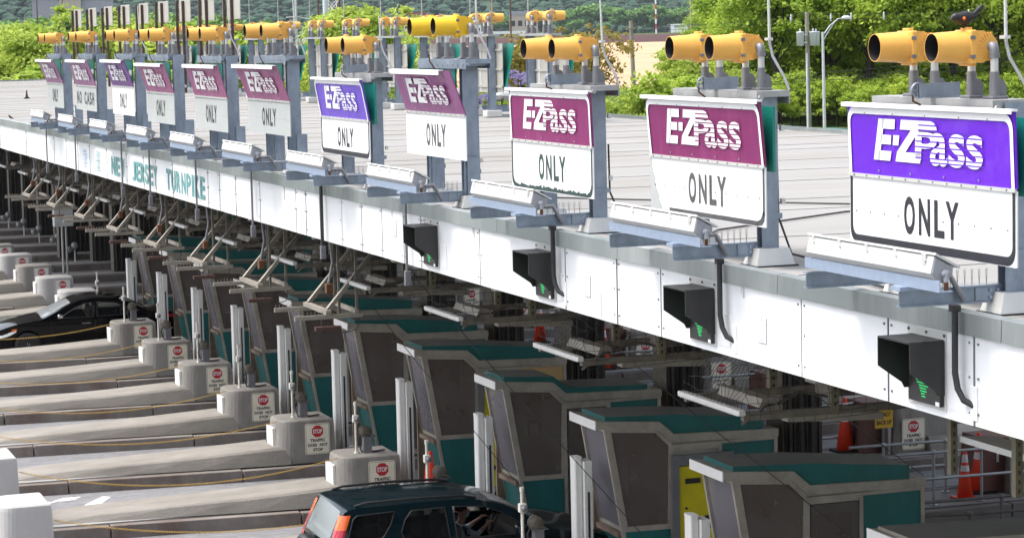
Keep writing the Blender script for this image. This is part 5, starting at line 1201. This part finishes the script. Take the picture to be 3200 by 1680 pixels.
for sg in (1, -1):
    mb = MB(); mb.bbox(2.86, 3.0, sg * .97 - .08, sg * .97 + .08, .99, 1.10, .04); mb.build('mirror', M['chrome'], sed)
    vs = []
    mb = MB(); 
    for k in range(7):
        x = 4.02 + k * .095; zt_ = .80 - k * .035; zb_ = .70 - k * .024 - .05 * math.sin(k / 6 * 3.1); y_ = sg * (sy2(x, (zt_ + zb_) / 2) + .008); vs += [(x, y_, zb_), (x, y_ - sg * .012, zt_)]
    mb.add(vs, [(2 * k, 2 * k + 2, 2 * k + 3, 2 * k + 1) for k in range(6)], 0, True); mb.build('headlamp', M['headlamp'], sed, recalc=False)
    mb = MB(); mb.add([(4.0, sg * (sy2(4.0, .77) + .010), .78), (4.0, sg * (sy2(4.0, .77) + .010), .74), (4.12, sg * (sy2(4.1, .74) + .012), .70), (4.13, sg * (sy2(4.1, .74) + .010), .765)], [(0, 1, 2, 3)]); mb.build('side_marker', M['orangelamp'], sed, recalc=False)
    mb = MB(); mb.add([(.06, sg * (sy2(.1, .9) + .004), .86), (.06, sg * (sy2(.1, .9) + .004), .94), (.40, sg * (sy2(.4, .9) + .006), .955), (.38, sg * (sy2(.4, .9) + .006), .90)], [(0, 1, 2, 3)]); mb.build('tail_lamp', M['taillamp'], sed, recalc=False)
    mb = MB(); mb.bbox(4.66, 4.72, sg * .62 - .14, sg * .62 + .14, .34, .46, .02); mb.build('fog_lamp', M['headlamp'], sed)
    for x in (1.22, 2.18): mb = MB(); mb.tube([(x, sg * (sy2(x, .84) + .02), .84), (x + .22, sg * (sy2(x + .2, .84) + .02), .84)], .014, 6); mb.build('door_handle', M['chrome'], sed)
    mb = MB()
    for x in (2.06, 3.15, 1.2): mb.tube([(x, sg * (sy2(x, z) + .0012), z) for z in (.35, .6, .85, .96)], .004, 4)
    mb.build('door_gap', M['blackmatte'], sed)
mb = MB(); mb.bbox(2.9, 3.3, -.72, .72, .70, .95, .06); mb.build('dashboard', M['seat'], sed)
person((SED[0] - 2.22, SED[1] - .36, .33), math.pi, 'grey haired driver in a dark blue shirt inside the black sedan', 'shirtblue', 'hairgrey', ((.46, .15, .42), (.46, -.15, .42)), .0, False, .97)
suv.rotation_euler = (0, 0, R(-2)); sed.rotation_euler = (0, 0, math.pi + R(-3))
# ---------------------------------------------------------------- birds
cr = thing('perched_bird', 'black bird with a red shoulder patch perched on the nearest signal head', 'bird', (9.14, 15.93, 7.785)); cr.scale = (.88, .88, .95)
mb = MB(); path = [(-.135, 0, .062), (-.112, 0, .066), (-.10, 0, .075), (-.075, 0, .082), (-.045, 0, .075), (.0, 0, .070), (.05, 0, .078), (.085, 0, .088), (.11, 0, .105), (.165, 0, .15), (.19, 0, .168)]
mb.tube(path, [.003, .008, .028, .037, .042, .058, .052, .032, .020, .024, .016], 12)
for s_ in (.02, -.02): mb.tube([(.0, s_, .03), (.01, s_, .005), (-.02, s_, .002)], .005, 5)
cr_b = mb.build('body', M['feather'], cr)
for s_ in (1, -1):
    mb = MB(); mb.add([(-.03, s_ * .044, .095), (.03, s_ * .060, .085), (.12, s_ * .040, .10), (.13, s_ * .030, .085), (.04, s_ * .062, .05), (-.03, s_ * .050, .055)], [tuple(range(6))]); mb.v += [(x, y - s_ * .02, z) for x, y, z in mb.v]; mb.f += [tuple(range(6, 12))] + [(i, (i + 1) % 6, 6 + (i + 1) % 6, 6 + i) for i in range(6)]; mb.mi += [0] * 7; mb.sm += [False] * 7; w_ = mb.build('wing', M['feather'], cr)
    mb = MB(); mb.lathe([(.002, -.012), (.016, 0), (.002, .012)], (-.02, s_ * .056, .072), 'y', 8); mb.build('shoulder_patch', M['epaulet'], w_)
b2 = thing('perched_bird', 'small dark bird standing on the far left end of the roof edge', 'bird', (8.95, 66.0, 5.755)); b2.scale = (.32, .32, .32)
mb = MB(); mb.tube([(-.25, 0, .33), (-.21, 0, .34), (-.17, 0, .33), (-.08, 0, .22), (.05, 0, .13), (.14, 0, .08), (.25, 0, .02)], [.005, .03, .045, .08, .07, .03, .02], 10); mb.tube([(0, .02, .12), (0, .02, 0)], .008, 5); mb.tube([(0, -.02, .12), (0, -.02, 0)], .008, 5); mb.build('body', M['feather'], b2)
# ---------------------------------------------------------------- vegetation
def crown_mesh(name, rad, n_cl, n_lf, lf, seed, shape='round', m='leafgreen', gap=.25):
    rr = random.Random(seed); mb = MB(); rx, ry, rz = rad
    # a few boughs; each bough is a cloud of leaf clusters
    nb = 9 if shape != 'loose' else 12; boughs = []
    for k in range(nb):
        a = 2 * math.pi * k / nb * 2.4 + rr.uniform(-.4, .4); e = rr.uniform(-.55, .95); d = rr.uniform(.35, .72)
        boughs.append((Vector((rx * d * math.cos(a) * math.cos(e), ry * d * math.sin(a) * math.cos(e), rz * d * math.sin(e))), rr.uniform(.30, .46)))
    for k in range(n_cl):
        b, br = rr.choice(boughs); u = Vector((rr.gauss(0, 1), rr.gauss(0, 1), rr.gauss(0, 1))).normalized() * rr.uniform(.55, 1.) ** .5
        c = b + Vector((u.x * rx * br, u.y * ry * br, u.z * rz * br))
        cl = rr.uniform(.05, .11) * (rx + rz) / 2 * (1.0 if shape != 'loose' else .75)
        for q in range(n_lf):
            p = c + Vector((rr.gauss(0, 1) * cl, rr.gauss(0, 1) * cl, rr.gauss(0, 1) * cl * .6))
            n = (u * .6 + Vector((rr.gauss(0, .6), rr.gauss(0, .6), rr.gauss(.5, .6)))).normalized(); t = n.cross(Vector((rr.gauss(0, 1), rr.gauss(0, 1), rr.gauss(0, 1)))).normalized(); s = n.cross(t)
            L = lf * rr.uniform(.6, 1.35); w_ = L * rr.uniform(.45, .7)
            mb.add([p - t * L, p + s * w_ - n * L * .15, p + t * L, p - s * w_ - n * L * .15], [(0, 1, 2, 3)])
    return mb.mesh(name, M[m], recalc=False), boughs
def trunk_mesh(name, h, r, boughs, zc, seed):
    rr = random.Random(seed); mb = MB(); p = [Vector((0, 0, -.3))]; 
    for k in range(1, 6): p.append(Vector((rr.gauss(0, .015) * h, rr.gauss(0, .015) * h, h * k / 5)))
    mb.tube(p, [r * 1.25, r, r * .85, r * .72, r * .55, r * .35], 9)
    for b, br in boughs:
        e = Vector((0, 0, zc)) + b; s = p[2 if b.z < 0 else 3].copy(); m_ = s.lerp(e, .5) + Vector((rr.gauss(0, .03) * h, rr.gauss(0, .03) * h, -.03 * h))
        mb.tube([s, m_, e], [r * .45, r * .28, r * .09], 6)
        for q in range(3):
            f = m_.lerp(e, rr.uniform(.1, .9)); g = f + Vector((rr.gauss(0, 1), rr.gauss(0, 1), rr.gauss(.3, .8))).normalized() * h * .12; mb.tube([f, f.lerp(g, .5), g], [r * .16, r * .1, r * .04], 4, 0, False)
    return mb.mesh(name, M['bark'])
TREES = {}
def tree_kind(key, h, rad, zc, n_cl, n_lf, lf, seed, shape, m, tr):
    cmesh, bo = crown_mesh('crown', rad, n_cl, n_lf, lf, seed, shape, m); TREES[key] = (cmesh, trunk_mesh('trunk', zc + rad[2] * .3, tr, bo, zc, seed), zc, h)
tree_kind('big1', 17, (5.6, 5.6, 7.2), 8.6, 420, 34, .17, 11, 'round', 'leafgreen', .32)
tree_kind('big2', 17, (5.0, 5.4, 7.6), 8.6, 400, 34, .165, 12, 'loose', 'leafgreen', .28)
tree_kind('big3', 16, (6.0, 5.6, 6.6), 8.0, 420, 34, .175, 13, 'loose', 'leafgreen', .30)
tree_kind('low', 8, (4.6, 4.6, 4.0), 3.6, 420, 32, .17, 24, 'loose', 'leafgreen', .2)
tree_kind('shrub', 5, (2.6, 2.6, 2.6), 2.3, 170, 30, .13, 14, 'loose', 'leafgreen', .10)
tree_kind('brightshrub', 5, (2.4, 2.4, 2.4), 2.2, 150, 28, .13, 15, 'loose', 'leafbright', .09)
tree_kind('bright', 10, (3.9, 3.9, 4.2), 5.4, 340, 30, .16, 16, 'loose', 'leafbright', .16)
tree_kind('bright2', 10, (3.6, 3.8, 4.3), 5.2, 340, 30, .16, 17, 'round', 'leafbright', .16)
tree_kind('olive', 9, (3.9, 3.9, 3.4), 5.2, 150, 20, .14, 18, 'loose', 'leafolive', .16)
tree_kind('far', 14, (7., 7., 6.2), 7.4, 240, 22, .55, 19, 'round', 'leaffar', .35)
def tree(name, key, px, dist, h, lab, cat, grp, seed, zb=0., wd=1.):
    cmesh, tmesh, zc, h0 = TREES[key]; s = h / (zc + TREES_TOP[key]); p = at(px, dist, zb)
    t = thing(name, lab, cat, p, grp, random.Random(seed).uniform(0, 6.28)); t.scale = (s * wd, s * wd, s)
    c = bpy.data.objects.new('crown', cmesh); COL.objects.link(c); c.parent = t; c.location = (0, 0, zc)
    k = bpy.data.objects.new('trunk', tmesh); COL.objects.link(k); k.parent = t; return t
TREES_TOP = {k: max(v.co.z for v in m[0].vertices) for k, m in TREES.items()}
def ztop(px, py, dist): return H + ((128 - .0225 * px) - py) / 7600 * dist
rr = random.Random(21)
POS = lambda px: 'left edge' if px < 300 else 'left'
# tall wood on the right
k = 0
for row, (dist, xs) in enumerate(((196, (2300, 2430, 2590, 2720, 2860, 2990, 3120, 3250, 3370)), (222, (2215, 2360, 2500, 2650, 2790, 2930, 3060, 3190, 3320)), (255, (2290, 2450, 2600, 2760, 2900, 3050, 3200, 3350)))):
    for n_, px in enumerate(xs):
        h = rr.uniform(13.5, 17.5) * (1 + .05 * row)
        if px < 2350: h = {2300: 10.2, 2215: 9.2, 2290: 12.5}.get(px, h)
        place = ['front', 'middle', 'rear'][row]
        tree('leafy_tree', ('big1', 'big2', 'big3')[k % 3], px, dist + rr.uniform(-6, 6), h, f'tall green spring tree in the {place} row of the right-hand wood, {["leftmost", "second", "third", "fourth", "fifth", "sixth", "seventh", "eighth", "ninth"][n_]} from the left', 'tree', 'trees of the right-hand wood', 100 + k); k += 1
sh = [(2130, 185, 3.6), (2190, 182, 4.6), (2260, 184, 3.4), (2330, 188, 4.5), (2400, 184, 3.4), (2480, 190, 4.4), (2560, 194, 3.2), (2640, 196, 4.6), (2730, 192, 3.6), (2820, 194, 4.2), (2920, 192, 3.4), (3020, 196, 4.6), (3110, 190, 3.8), (3190, 186, 4.0)]
for n_, (px, d, h) in enumerate(sh): tree('green_shrub', 'shrub', px, d, h, f'rounded green shrub at the foot of the right-hand wood, {["leftmost","second","third","fourth","fifth","sixth","seventh","eighth","ninth","tenth","eleventh","twelfth","thirteenth","rightmost"][n_]} from the left', 'shrub', 'shrubs below the wood', 300 + n_)
for n_, (px, d, h) in enumerate(((2190, 200, 6.6), (2290, 206, 7.4), (2380, 203, 6.6), (2470, 208, 7.6), (2560, 204, 6.8), (2650, 210, 7.8), (2740, 205, 7.0), (2830, 210, 7.6), (2920, 206, 6.8), (3010, 210, 7.6), (3100, 204, 7.0), (3190, 208, 7.6))): tree('understory_tree', 'low', px, d, h, f'low leafy tree under the tall wood on the right, {["leftmost","second","third","fourth","fifth","sixth","seventh","eighth","ninth","tenth","eleventh","rightmost"][n_]} from the left', 'tree', 'low trees under the wood', 350 + n_)
for n_ in range(18): px = 2215 + n_ * 58; tree('green_shrub', 'shrub', px, 184 + (n_ * 7) % 9, 2.9 + .35 * ((n_ * 5) % 4), f'low green shrub along the far roof line, {ORD[n_].replace("nearest", "from the left").replace("from the left", "leftmost") if n_ == 0 else ORD[n_].replace(" nearest", "")} from the left', 'shrub', 'shrubs along the far roof line', 700 + n_)
# bushes and small trees in the middle
mid = [('olive_tree', 'olive', 1660, 150, 85, 'sparse olive-red young tree behind the third signal pair', 1.0), ('olive_tree', 'olive', 1830, 158, 72, 'taller olive-red sparse tree left of the wooden pole', 1.0), ('olive_tree', 'olive', 1600, 162, 150, 'small olive tree, leftmost of the reddish ones', .7),
       ('bright_shrub', 'brightshrub', 1500, 140, 250, 'pale green bush right of the leaning plum sign', 1.0), ('green_shrub', 'shrub', 1590, 140, 262, 'green bush with lilac flowers beside it, behind the third sign', 1.1), ('green_shrub', 'shrub', 1775, 142, 280, 'dark low bush under the olive trees', 1.2),
       ('bright_shrub', 'brightshrub', 1870, 140, 285, 'pale green bush just left of the wooden pole', 1.1), ('bright_shrub', 'brightshrub', 2030, 150, 250, 'leafy bush right of the wooden pole', 1.15), ('green_shrub', 'shrub', 2100, 150, 215, 'green bush left of the second signal pair', 1.1), ('bright_shrub', 'brightshrub', 2160, 152, 230, 'pale bush behind the second signal pair', 1.2), ('leafy_tree', 'bright2', 2170, 185, 120, 'mid green leafy tree at the left end of the wood', 1.0),
       ('bright_tree', 'bright2', 1120, 150, 4, 'bright green tree in the middle behind the plum sign', 1.0), ('bright_tree', 'bright', 1195, 154, 14, 'bright green tree just right of the middle one', .95), ('bright_tree', 'bright', 1040, 158, 40, 'bright green tree just left of the middle one', .9), ('bright_shrub', 'brightshrub', 1225, 142, 130, 'bright bush below the middle trees on the right', 1.2), ('bright_shrub', 'brightshrub', 1010, 146, 150, 'bright bush below the middle trees on the left', 1.2), ('bright_shrub', 'brightshrub', 880, 150, 180, 'small bright bush behind the deep purple sign row', 1.0),
       ('bright_tree', 'bright', 215, 172, 12, 'yellow-green tree at the left behind the first tall signs', 1.0), ('bright_tree', 'bright2', 120, 170, 60, 'yellow-green tree left of the farthest toll sign', 1.05), ('bright_tree', 'bright', 40, 168, 105, 'yellow-green tree at the left frame edge, lowest of the group', .95), ('bright_tree', 'bright', 330, 176, 25, 'yellow-green tree behind the middle tall signs', 1.0), ('bright_tree', 'bright2', 430, 180, 45, 'yellow-green tree behind the right tall signs', .9), ('bright_shrub', 'brightshrub', 170, 158, 180, 'pale bush at the far left roof corner', 1.5), ('bright_shrub', 'brightshrub', 60, 158, 195, 'pale bush at the left frame edge under the trees', 1.4), ('bright_shrub', 'brightshrub', 560, 165, 60, 'pale bush behind the brown posts', 1.3), ('bright_shrub', 'brightshrub', 690, 165, 70, 'pale bush behind the last brown posts', 1.3)]
for n_, (nm, key, px, d, py, lab, wd) in enumerate(mid): tree(nm, key, px, d, max(2.2, ztop(px, py, d)), lab, 'tree' if 'tree' in nm else 'shrub', {'olive_tree': 'olive-red young trees', 'bright_tree': 'yellow-green trees', 'bright_shrub': 'pale bushes', 'green_shrub': 'green bushes', 'leafy_tree': 'trees of the right-hand wood'}[nm], 400 + n_, 0, wd)

for n_, (px, d, py) in enumerate(((1622, 136, 215), (1560, 137, 255), (1490, 137, 280))):
    c, bo = crown_mesh('flowers', (1.0, 1.0, .8), 40, 16, .07, 60 + n_, 'loose', 'leaflilac'); o = thing('lilac_bush', f'lilac flowering bush among the green bushes, {["largest", "middle", "lowest"][n_]}', 'shrub', at(px, d, 0), 'lilac bushes'); q = bpy.data.objects.new('flowers', c); COL.objects.link(q); q.parent = o; q.location = (0, 0, ztop(px, py, d) - .5); t = MB(); t.tube([(0, 0, 0), (0, 0, ztop(px, py, d) - .5)], .05, 5); t.build('stem', M['bark'], o)
# distant tree groups on the plain
dn = 0
for px, d, py in ((1760, 900, 28), (1800, 760, 60), (1850, 950, 10), (1930, 900, 18), (1990, 980, 25), (2060, 950, 12), (2120, 1000, 20), (1890, 760, 70), (2050, 1100, 55), (2140, 800, 75), (2215, 1000, 10), (1520, 1300, 35), (1570, 1200, 45), (1450, 1300, 60), (1690, 1250, 30), (20, 700, 60), (90, 760, 50), (160, 800, 45), (260, 780, 40), (340, 820, 48), (420, 800, 40), (500, 860, 30), (580, 820, 60), (660, 880, 40), (740, 900, 75), (800, 1000, 60), (30, 620, 110), (130, 640, 100), (240, 660, 95), (560, 700, 95), (840, 1200, 70)):
    d = d if px < 1000 else 2600 + d * .25
    tree('distant_tree', 'far', px, d, max(5, ztop(px, py, d)), f'hazy tree on the plain, {["far left", "above the tall signs", "in the middle", "above the field", "right of the pole top"][min(4, px // 450)]}, {ORD[dn % 24]}', 'tree', 'distant trees on the plain', 500 + dn, 0, 1.2); dn += 1
# wooded hill at the horizon: terrain and one far-off wood
mb = MB(); nx, ny = 90, 14
def hz(px, t): 
    base = 150 + 16 * math.sin(px * .0021 + 1.) + 10 * math.sin(px * .006) + 5 * math.sin(px * .017)
    return base * (t ** .8)
for i in range(nx + 1):
    px = -700 + 4600 * i / nx
    for k in range(ny + 1):
        t = k / ny; mb.v.append(tuple(at(px, 2950 + 1500 * t, hz(px, t) - 1)))
for i in range(nx):
    for k in range(ny): a = i * (ny + 1) + k; mb.f.append((a, a + ny + 1, a + ny + 2, a + 1)); mb.mi.append(0); mb.sm.append(True)
tag(mb.build('hill', M['hill'], recalc=False), kind='structure')
mb = MB(); rr = random.Random(31)
ico = bmesh.new(); bmesh.ops.create_icosphere(ico, subdivisions=1, radius=1); iv = [v.co.copy() for v in ico.verts]; ifc = [tuple(v.index for v in f.verts) for f in ico.faces]; ico.free()
for n_ in range(7000):
    px = rr.uniform(-300, 3300); t = rr.uniform(0, 1) ** 1.1; p = at(px, 2930 + 1500 * t, hz(px, t)); s = rr.uniform(4, 8.5); ph = rr.uniform(0, 9)
    mb.add([p + Vector((v.x * s * 1.15, v.y * s * 1.15, v.z * s * .9 + s * .3)) + v * s * .35 * math.sin(v.x * 4 + ph) * math.sin(v.y * 5 + ph * 2) * math.cos(v.z * 4 + ph) for v in iv], ifc)
tag(mb.build('hill_woods', M['woods'], recalc=False), 'dark hazy woods covering the far hillside', 'woods', kind='stuff')
# ---------------------------------------------------------------- far buildings and industry
def building(name, lab, px0, px1, dist, py_top, wall, roof, ridge=0, wins=0, zb=0):
    dist *= 1.82
    a, b = at(px0, dist), at(px1, dist); c = (a + b) / 2; wv = (b - a).length; h = ztop((px0 + px1) / 2, py_top, dist) - zb
    o = thing(name, lab, 'building', (c.x, c.y, zb), 'far buildings', -R(7.6 + (px0 + px1) / 2 * .00738)); dp = wv * .6
    mb = MB(); mb.box(-wv / 2, wv / 2, -dp / 2, dp / 2, -.5, h * .84); 
    mb.build('wall', M[wall], o)
    mb = MB()
    if ridge: mb.prism([(-wv / 2 - .5, h * .84), (wv / 2 + .5, h * .84), (wv / 2 - .5, h), (-wv / 2 + .5, h)], 'y', -dp / 2 - .5, dp / 2 + .5)
    else: mb.box(-wv / 2 - .3, wv / 2 + .3, -dp / 2 - .3, dp / 2 + .3, h * .84, h)
    mb.build('roof', M[roof], o)
    for k in range(wins):
        x = -wv / 2 + wv * (k + .5) / wins; mb = MB(); mb.box(x - wv / wins * .3, x + wv / wins * .3, -dp / 2 - .06, -dp / 2 - .01, h * .40, h * .62); mb.build('window', M['blackmatte'], o)
    return o
building('warehouse', 'large slate-blue warehouse on the far left skyline', 95, 175, 1500, -20, 'slate', 'slate', 0, 0)
building('warehouse', 'tan walled warehouse block at the top left', 178, 245, 1495, -25, 'tanwall', 'tanwall', 0, 0)
building('warehouse', 'long grey-violet warehouse right of the tan block', 248, 345, 1500, -22, 'slate', 'slate', 0, 5)
building('low_building', 'cream building with a dark red roof above the plum sign', 1254, 1328, 1450, 40, 'creamwall', 'redroof', 1, 4)
building('low_building', 'long low grey building above the dark bank at right', 2035, 2215, 1620, 50, 'greyroof', 'greyroof', 0, 6)
building('low_building', 'pale house with a dull roof left of the olive trees', 1590, 1680, 1500, 36, 'tanwall', 'slate', 1, 4)
building('low_building', 'white shed at the foot of the hill in the middle distance', 930, 985, 1400, 92, 'farwhite', 'greyroof', 0, 3)
building('low_building', 'dull brown long shed right of the tall lamp mast', 1000, 1095, 1500, 60, 'tanwall', 'greyroof', 1, 5)
building('low_building', 'white roofed depot among parked vehicles above the fields', 1420, 1500, 1450, 72, 'farwhite', 'slate', 0, 4)
for n_, (px, py, wd, hh) in enumerate(((2128, 78, 18, 9.5), (1390, 88, 14, 5), (1440, 92, 12, 4.5), (1480, 96, 12, 4.5), (1350, 92, 12, 4.5))):
    o = thing('white_van', f'tiny white vehicle parked far off on the plain, {["right of the wooden pole", "leftmost pair, right one", "middle", "rightmost by the depot", "leftmost"][n_]}', 'van', at(px, 2560, .0), 'far parked vehicles', -R(7.6 + px * .00738)); mb = MB(); zb = ztop(px, py + 6, 1250); mb.prism([(-wd / 2, .5), (wd / 2, .5), (wd / 2, hh * .6), (wd * .36, hh), (-wd / 2, hh)], 'y', -1.2, 1.2); mb.build('body', M['farwhite'], o)
    mb = MB(); mb.box(-wd * .3, wd * .3, -1.22, -1.201, hh * .6, hh * .85); mb.build('window', M['slate'], o); mb = MB(); [mb.lathe([(.5, -1.25), (.5, -.9)], (x, 0, .5), 'y', 12) for x in (-wd * .3, wd * .3)]; mb.build('wheels', M['tyre'], o)
a = at(1180, 2500); b = at(1640, 2510)
g = thing('guard_wall', 'long white guard wall of a far road across the plain', 'wall', a); mb = MB(); mb.strut((0, 0, 4.6), Vector(b) - Vector(a) + Vector((0, 0, 4.6)), .6, 3.0); mb.build('rail', M['farwhite'], g); mb = MB()
for k in range(40): q = (Vector(b) - Vector(a)) * (k + .5) / 40; mb.box(q.x - .5, q.x + .5, q.y - .5, q.y + .5, 0, 3.1)
mb.build('posts', M['greyroof'], g)
# ---------------------------------------------------------------- poles, lamps and wires
p = at(1975, 166); wp_ = thing('wooden_pole', 'weathered wooden utility pole with a crossarm, left of the wood', 'utility pole', p)
mb = MB(); mb.tube([(.25, 0, 0), (0, 0, ztop(1952, 66, 166))], [.17, .13], 10); mb.build('pole', M['wood'], wp_); zt_ = ztop(1952, 90, 166); mb = MB(); mb.strut((-.45, -.25, zt_ - .03), (.45, -.05, zt_ + .04), .10, .12); mb.build('crossarm', M['wood'], wp_)
mb = MB(); mb.tube([(0, .0, zt_ - .6), (.35, -.05, zt_ - .02)], .03, 5); [mb.lathe([(.05, 0), (.06, .08), (.02, .14)], (x, -.15, zt_ + .03), 'z', 8) for x in (-.38, .38)]; mb.build('insulator', M['darksteel'], wp_)
p = at(2530, 178); tp = thing('utility_pole', 'grey utility pole carrying three pale transformer cans', 'utility pole', p)
mb = MB(); mb.tube([(.10, 0, 0), (.0, 0, ztop(2527, 38, 178))], [.18, .15], 10); mb.build('pole', M['wood'], tp); mb = MB(); mb.tube([(-.10, -.2, 0), (-.13, -.2, ztop(2527, 165, 178))], .085, 8); mb.build('conduit', M['transformer'], tp)
zc_ = ztop(2520, 143, 178)
for x, y in ((-.62, -.15), (.33, -.32), (.66, -.1)): mb = MB(); mb.lathe([(.01, 0), (.27, .02), (.28, .95), (.30, .97), (.30, 1.02), (.02, 1.05)], (x, y, zc_), 'z', 18); mb.tube([(x, y, zc_ + 1.03), (x, y, zc_ + 1.25)], .05, 8); mb.build('transformer', M['transformer'], tp)
mb = MB(); mb.strut((-.5, -.1, zc_ + .8), (.6, -.1, zc_ + .8), .06, .1); mb.strut((-.5, -.1, zc_ + .25), (.6, -.1, zc_ + .25), .06, .1); mb.build('bracket', M['transformer'], tp)
p = at(2579, 172); lp = thing('lamp_post', 'grey street lamp with a curved double arm beside the transformer pole', 'street lamp', p); zl = ztop(2577, 100, 172); mb = MB(); mb.tube([(.08, 0, 0), (0, 0, zl)], [.12, .09], 10); mb.build('pole', M['cabinet'], lp)
mb = MB(); ze = ztop(2650, 60, 172); mb.tube([(0, 0, zl - .25), (.55, 0, zl + .42), (1.2, 0, ze + .02), (1.75, 0, ze + .08)], .04, 6); mb.tube([(0, 0, zl - .65), (.5, 0, zl + .1), (1.0, 0, ze - .12)], .035, 6); mb.build('arm', M['cabinet'], lp); mb = MB(); mb.tube([(1.5, 0, ze + .06), (1.65, 0, ze + .1), (2.0, 0, ze + .1), (2.15, 0, ze + .04)], [.06, .13, .14, .05], 10); mb.build('lamp_head', M['farwhite'], lp)
p = at(1008, 210); ms = thing('steel_mast', 'thick blue-grey steel mast rising out of frame in the middle', 'mast', p); mb = MB(); mb.tube([(0, 0, 0), (0, 0, 40)], [.24, .2], 14); mb.build('shaft', M['transformer'], ms)
p = at(915, 165); l2 = thing('lamp_post', 'slim grey lamp post at the roof edge with two wing arms', 'street lamp', p); mb = MB(); mb.tube([(0, 0, 0), (0, 0, 10.6)], [.10, .08], 8); mb.build('pole', M['cabinet'], l2); mb = MB(); q = ztop(915, 55, 165); mb.tube([(-.7, 0, q - .02), (0, 0, q + .05), (.7, 0, q - .12), (1.7, 0, q - .1)], .045, 6); mb.bbox(-.12, .12, -.1, .1, 10.4, 10.65, .03); mb.build('arm', M['cabinet'], l2)
for n_, (px, d, m_, r_) in enumerate(((110, 420, 'brownpost', .12), (188, 430, 'brownpost', .10), (985, 480, 'brownpost', .22), (1052, 470, 'brownpost', .2), (1535, 520, 'wood', .2), (1594, 520, 'brownpost', .2), (2165, 560, 'wood', .22), (2215, 560, 'brownpost', .18))):
    o = thing('far_pole', f'thin brown pole standing far off against the hill, {["leftmost", "second", "third", "fourth", "fifth", "sixth", "seventh", "rightmost"][n_]} from the left', 'utility pole', at(px, d), 'far thin poles'); mb = MB(); mb.tube([(0, 0, 0), (0, 0, 22)], [r_, r_ * .8], 7); mb.build('shaft', M[m_], o)
ly = thing('lattice_pylon', 'pale lattice pylon partly seen behind the steel mast', 'pylon', at(1030, 900)); mb = MB()
for z in range(0, 40, 5):
    w0, w1 = 3.6 * (1 - z / 46), 3.6 * (1 - (z + 5) / 46)
    for sx, sy_ in ((1, 1), (1, -1), (-1, -1), (-1, 1)): mb.strut((sx * w0, sy_ * w0, z), (sx * w1, sy_ * w1, z + 5), .3, .3); mb.strut((sx * w0, sy_ * w0, z), (-sx * w1, sy_ * w1, z + 5), .2, .2)
mb.build('lattice', M['transformer'], ly)
sp_ = thing('chimney_mast', 'red and white banded mast on the far plain', 'mast', at(2055, 2500)); mb = MB()
for k in range(8): mb.tube([(0, 0, k * 5.0), (0, 0, k * 5.0 + 4.99)], .9, 8, k % 2)
mb.build('shaft', [M['farwhite'], M['stopred']], sp_)
for n_, (pts, lab) in enumerate((([(1350, 150, 250), (1970, 166, 283), (2530, 178, 250), (3300, 190, 180)], 'lowest black cable crossing behind the roof'), ([(1350, 150, 245), (1970, 166, 275), (2530, 178, 240), (3300, 190, 165)], 'second lowest black cable crossing behind the roof'), ([(1970, 166, 262), (2530, 178, 228), (3300, 190, 140)], 'upper black cable of the low bundle by the wood'), ([(1970, 166, 92), (2527, 178, 60), (3300, 190, 35)], 'high greenish line with pale insulators'), ([(1970, 166, 82), (2527, 178, 45), (3300, 190, 15)], 'topmost greenish line in front of the wood'))):
    P0 = at(pts[0][0], pts[0][1], ztop(pts[0][0], pts[0][2], pts[0][1])); o = thing('overhead_cable', lab, 'cable', P0, 'overhead cables'); mb = MB()
    q = [at(a, d, ztop(a, y, d)) - P0 for a, d, y in pts]; full = []
    for a, b in zip(q, q[1:]):
        for k in range(8): t = k / 8; full.append(a.lerp(b, t) + Vector((0, 0, -.5 * 4 * t * (1 - t) * .5)))
    full.append(q[-1]); mb.tube(full, .022 if n_ < 3 else .012, 5); mb.build('strand', M['wire'], o)
    if n_ == 3:
        for px in (2480, 2605, 2668, 2770, 3032): 
            t = (px - 2527) / (3300 - 2527) if px > 2527 else 0; mb = MB(); c = at(px, 178 + 12 * max(0, t), ztop(px, 58 - 25 * max(0, t), 178)) - P0; mb.lathe([(.02, -.28), (.07, -.2), (.05, -.1), (.09, 0), (.05, .1), (.07, .18), (.02, .3)], c, 'z', 8); mb.build('insulator', M['transformer'], o)
hg = thing('green_hut', 'dark green hut roof just behind the canopy edge below the lamp', 'hut', at(2560, 150)); zz = ztop(2560, 408, 150); mb = MB(); mb.box(-1.6, 1.8, -1, 1, 0, zz); mb.build('wall', M['signteal'], hg); mb = MB(); mb.prism([(-1.8, zz), (2.0, zz), (1.6, zz + .18), (-1.2, zz + .18)], 'y', -1.2, 1.2); mb.build('roof', M['boothteal'], hg)
# ---------------------------------------------------------------- haze
mb = MB(); mb.box(-4000, 6000, -200, 6500, -1.5, 230); hzo = mb.build('haze', bpy.data.materials.new('haze')); tag(hzo, kind='stuff')
hm = hzo.data.materials[0]; hm.use_nodes = True; t = hm.node_tree; t.nodes.clear(); o_ = t.nodes.new('ShaderNodeOutputMaterial'); pv = t.nodes.new('ShaderNodeVolumePrincipled'); pv.inputs['Color'].default_value = (.72, .82, .95, 1); pv.inputs['Density'].default_value = .00003; pv.inputs['Anisotropy'].default_value = .2; t.links.new(pv.outputs[0], o_.inputs['Volume'])
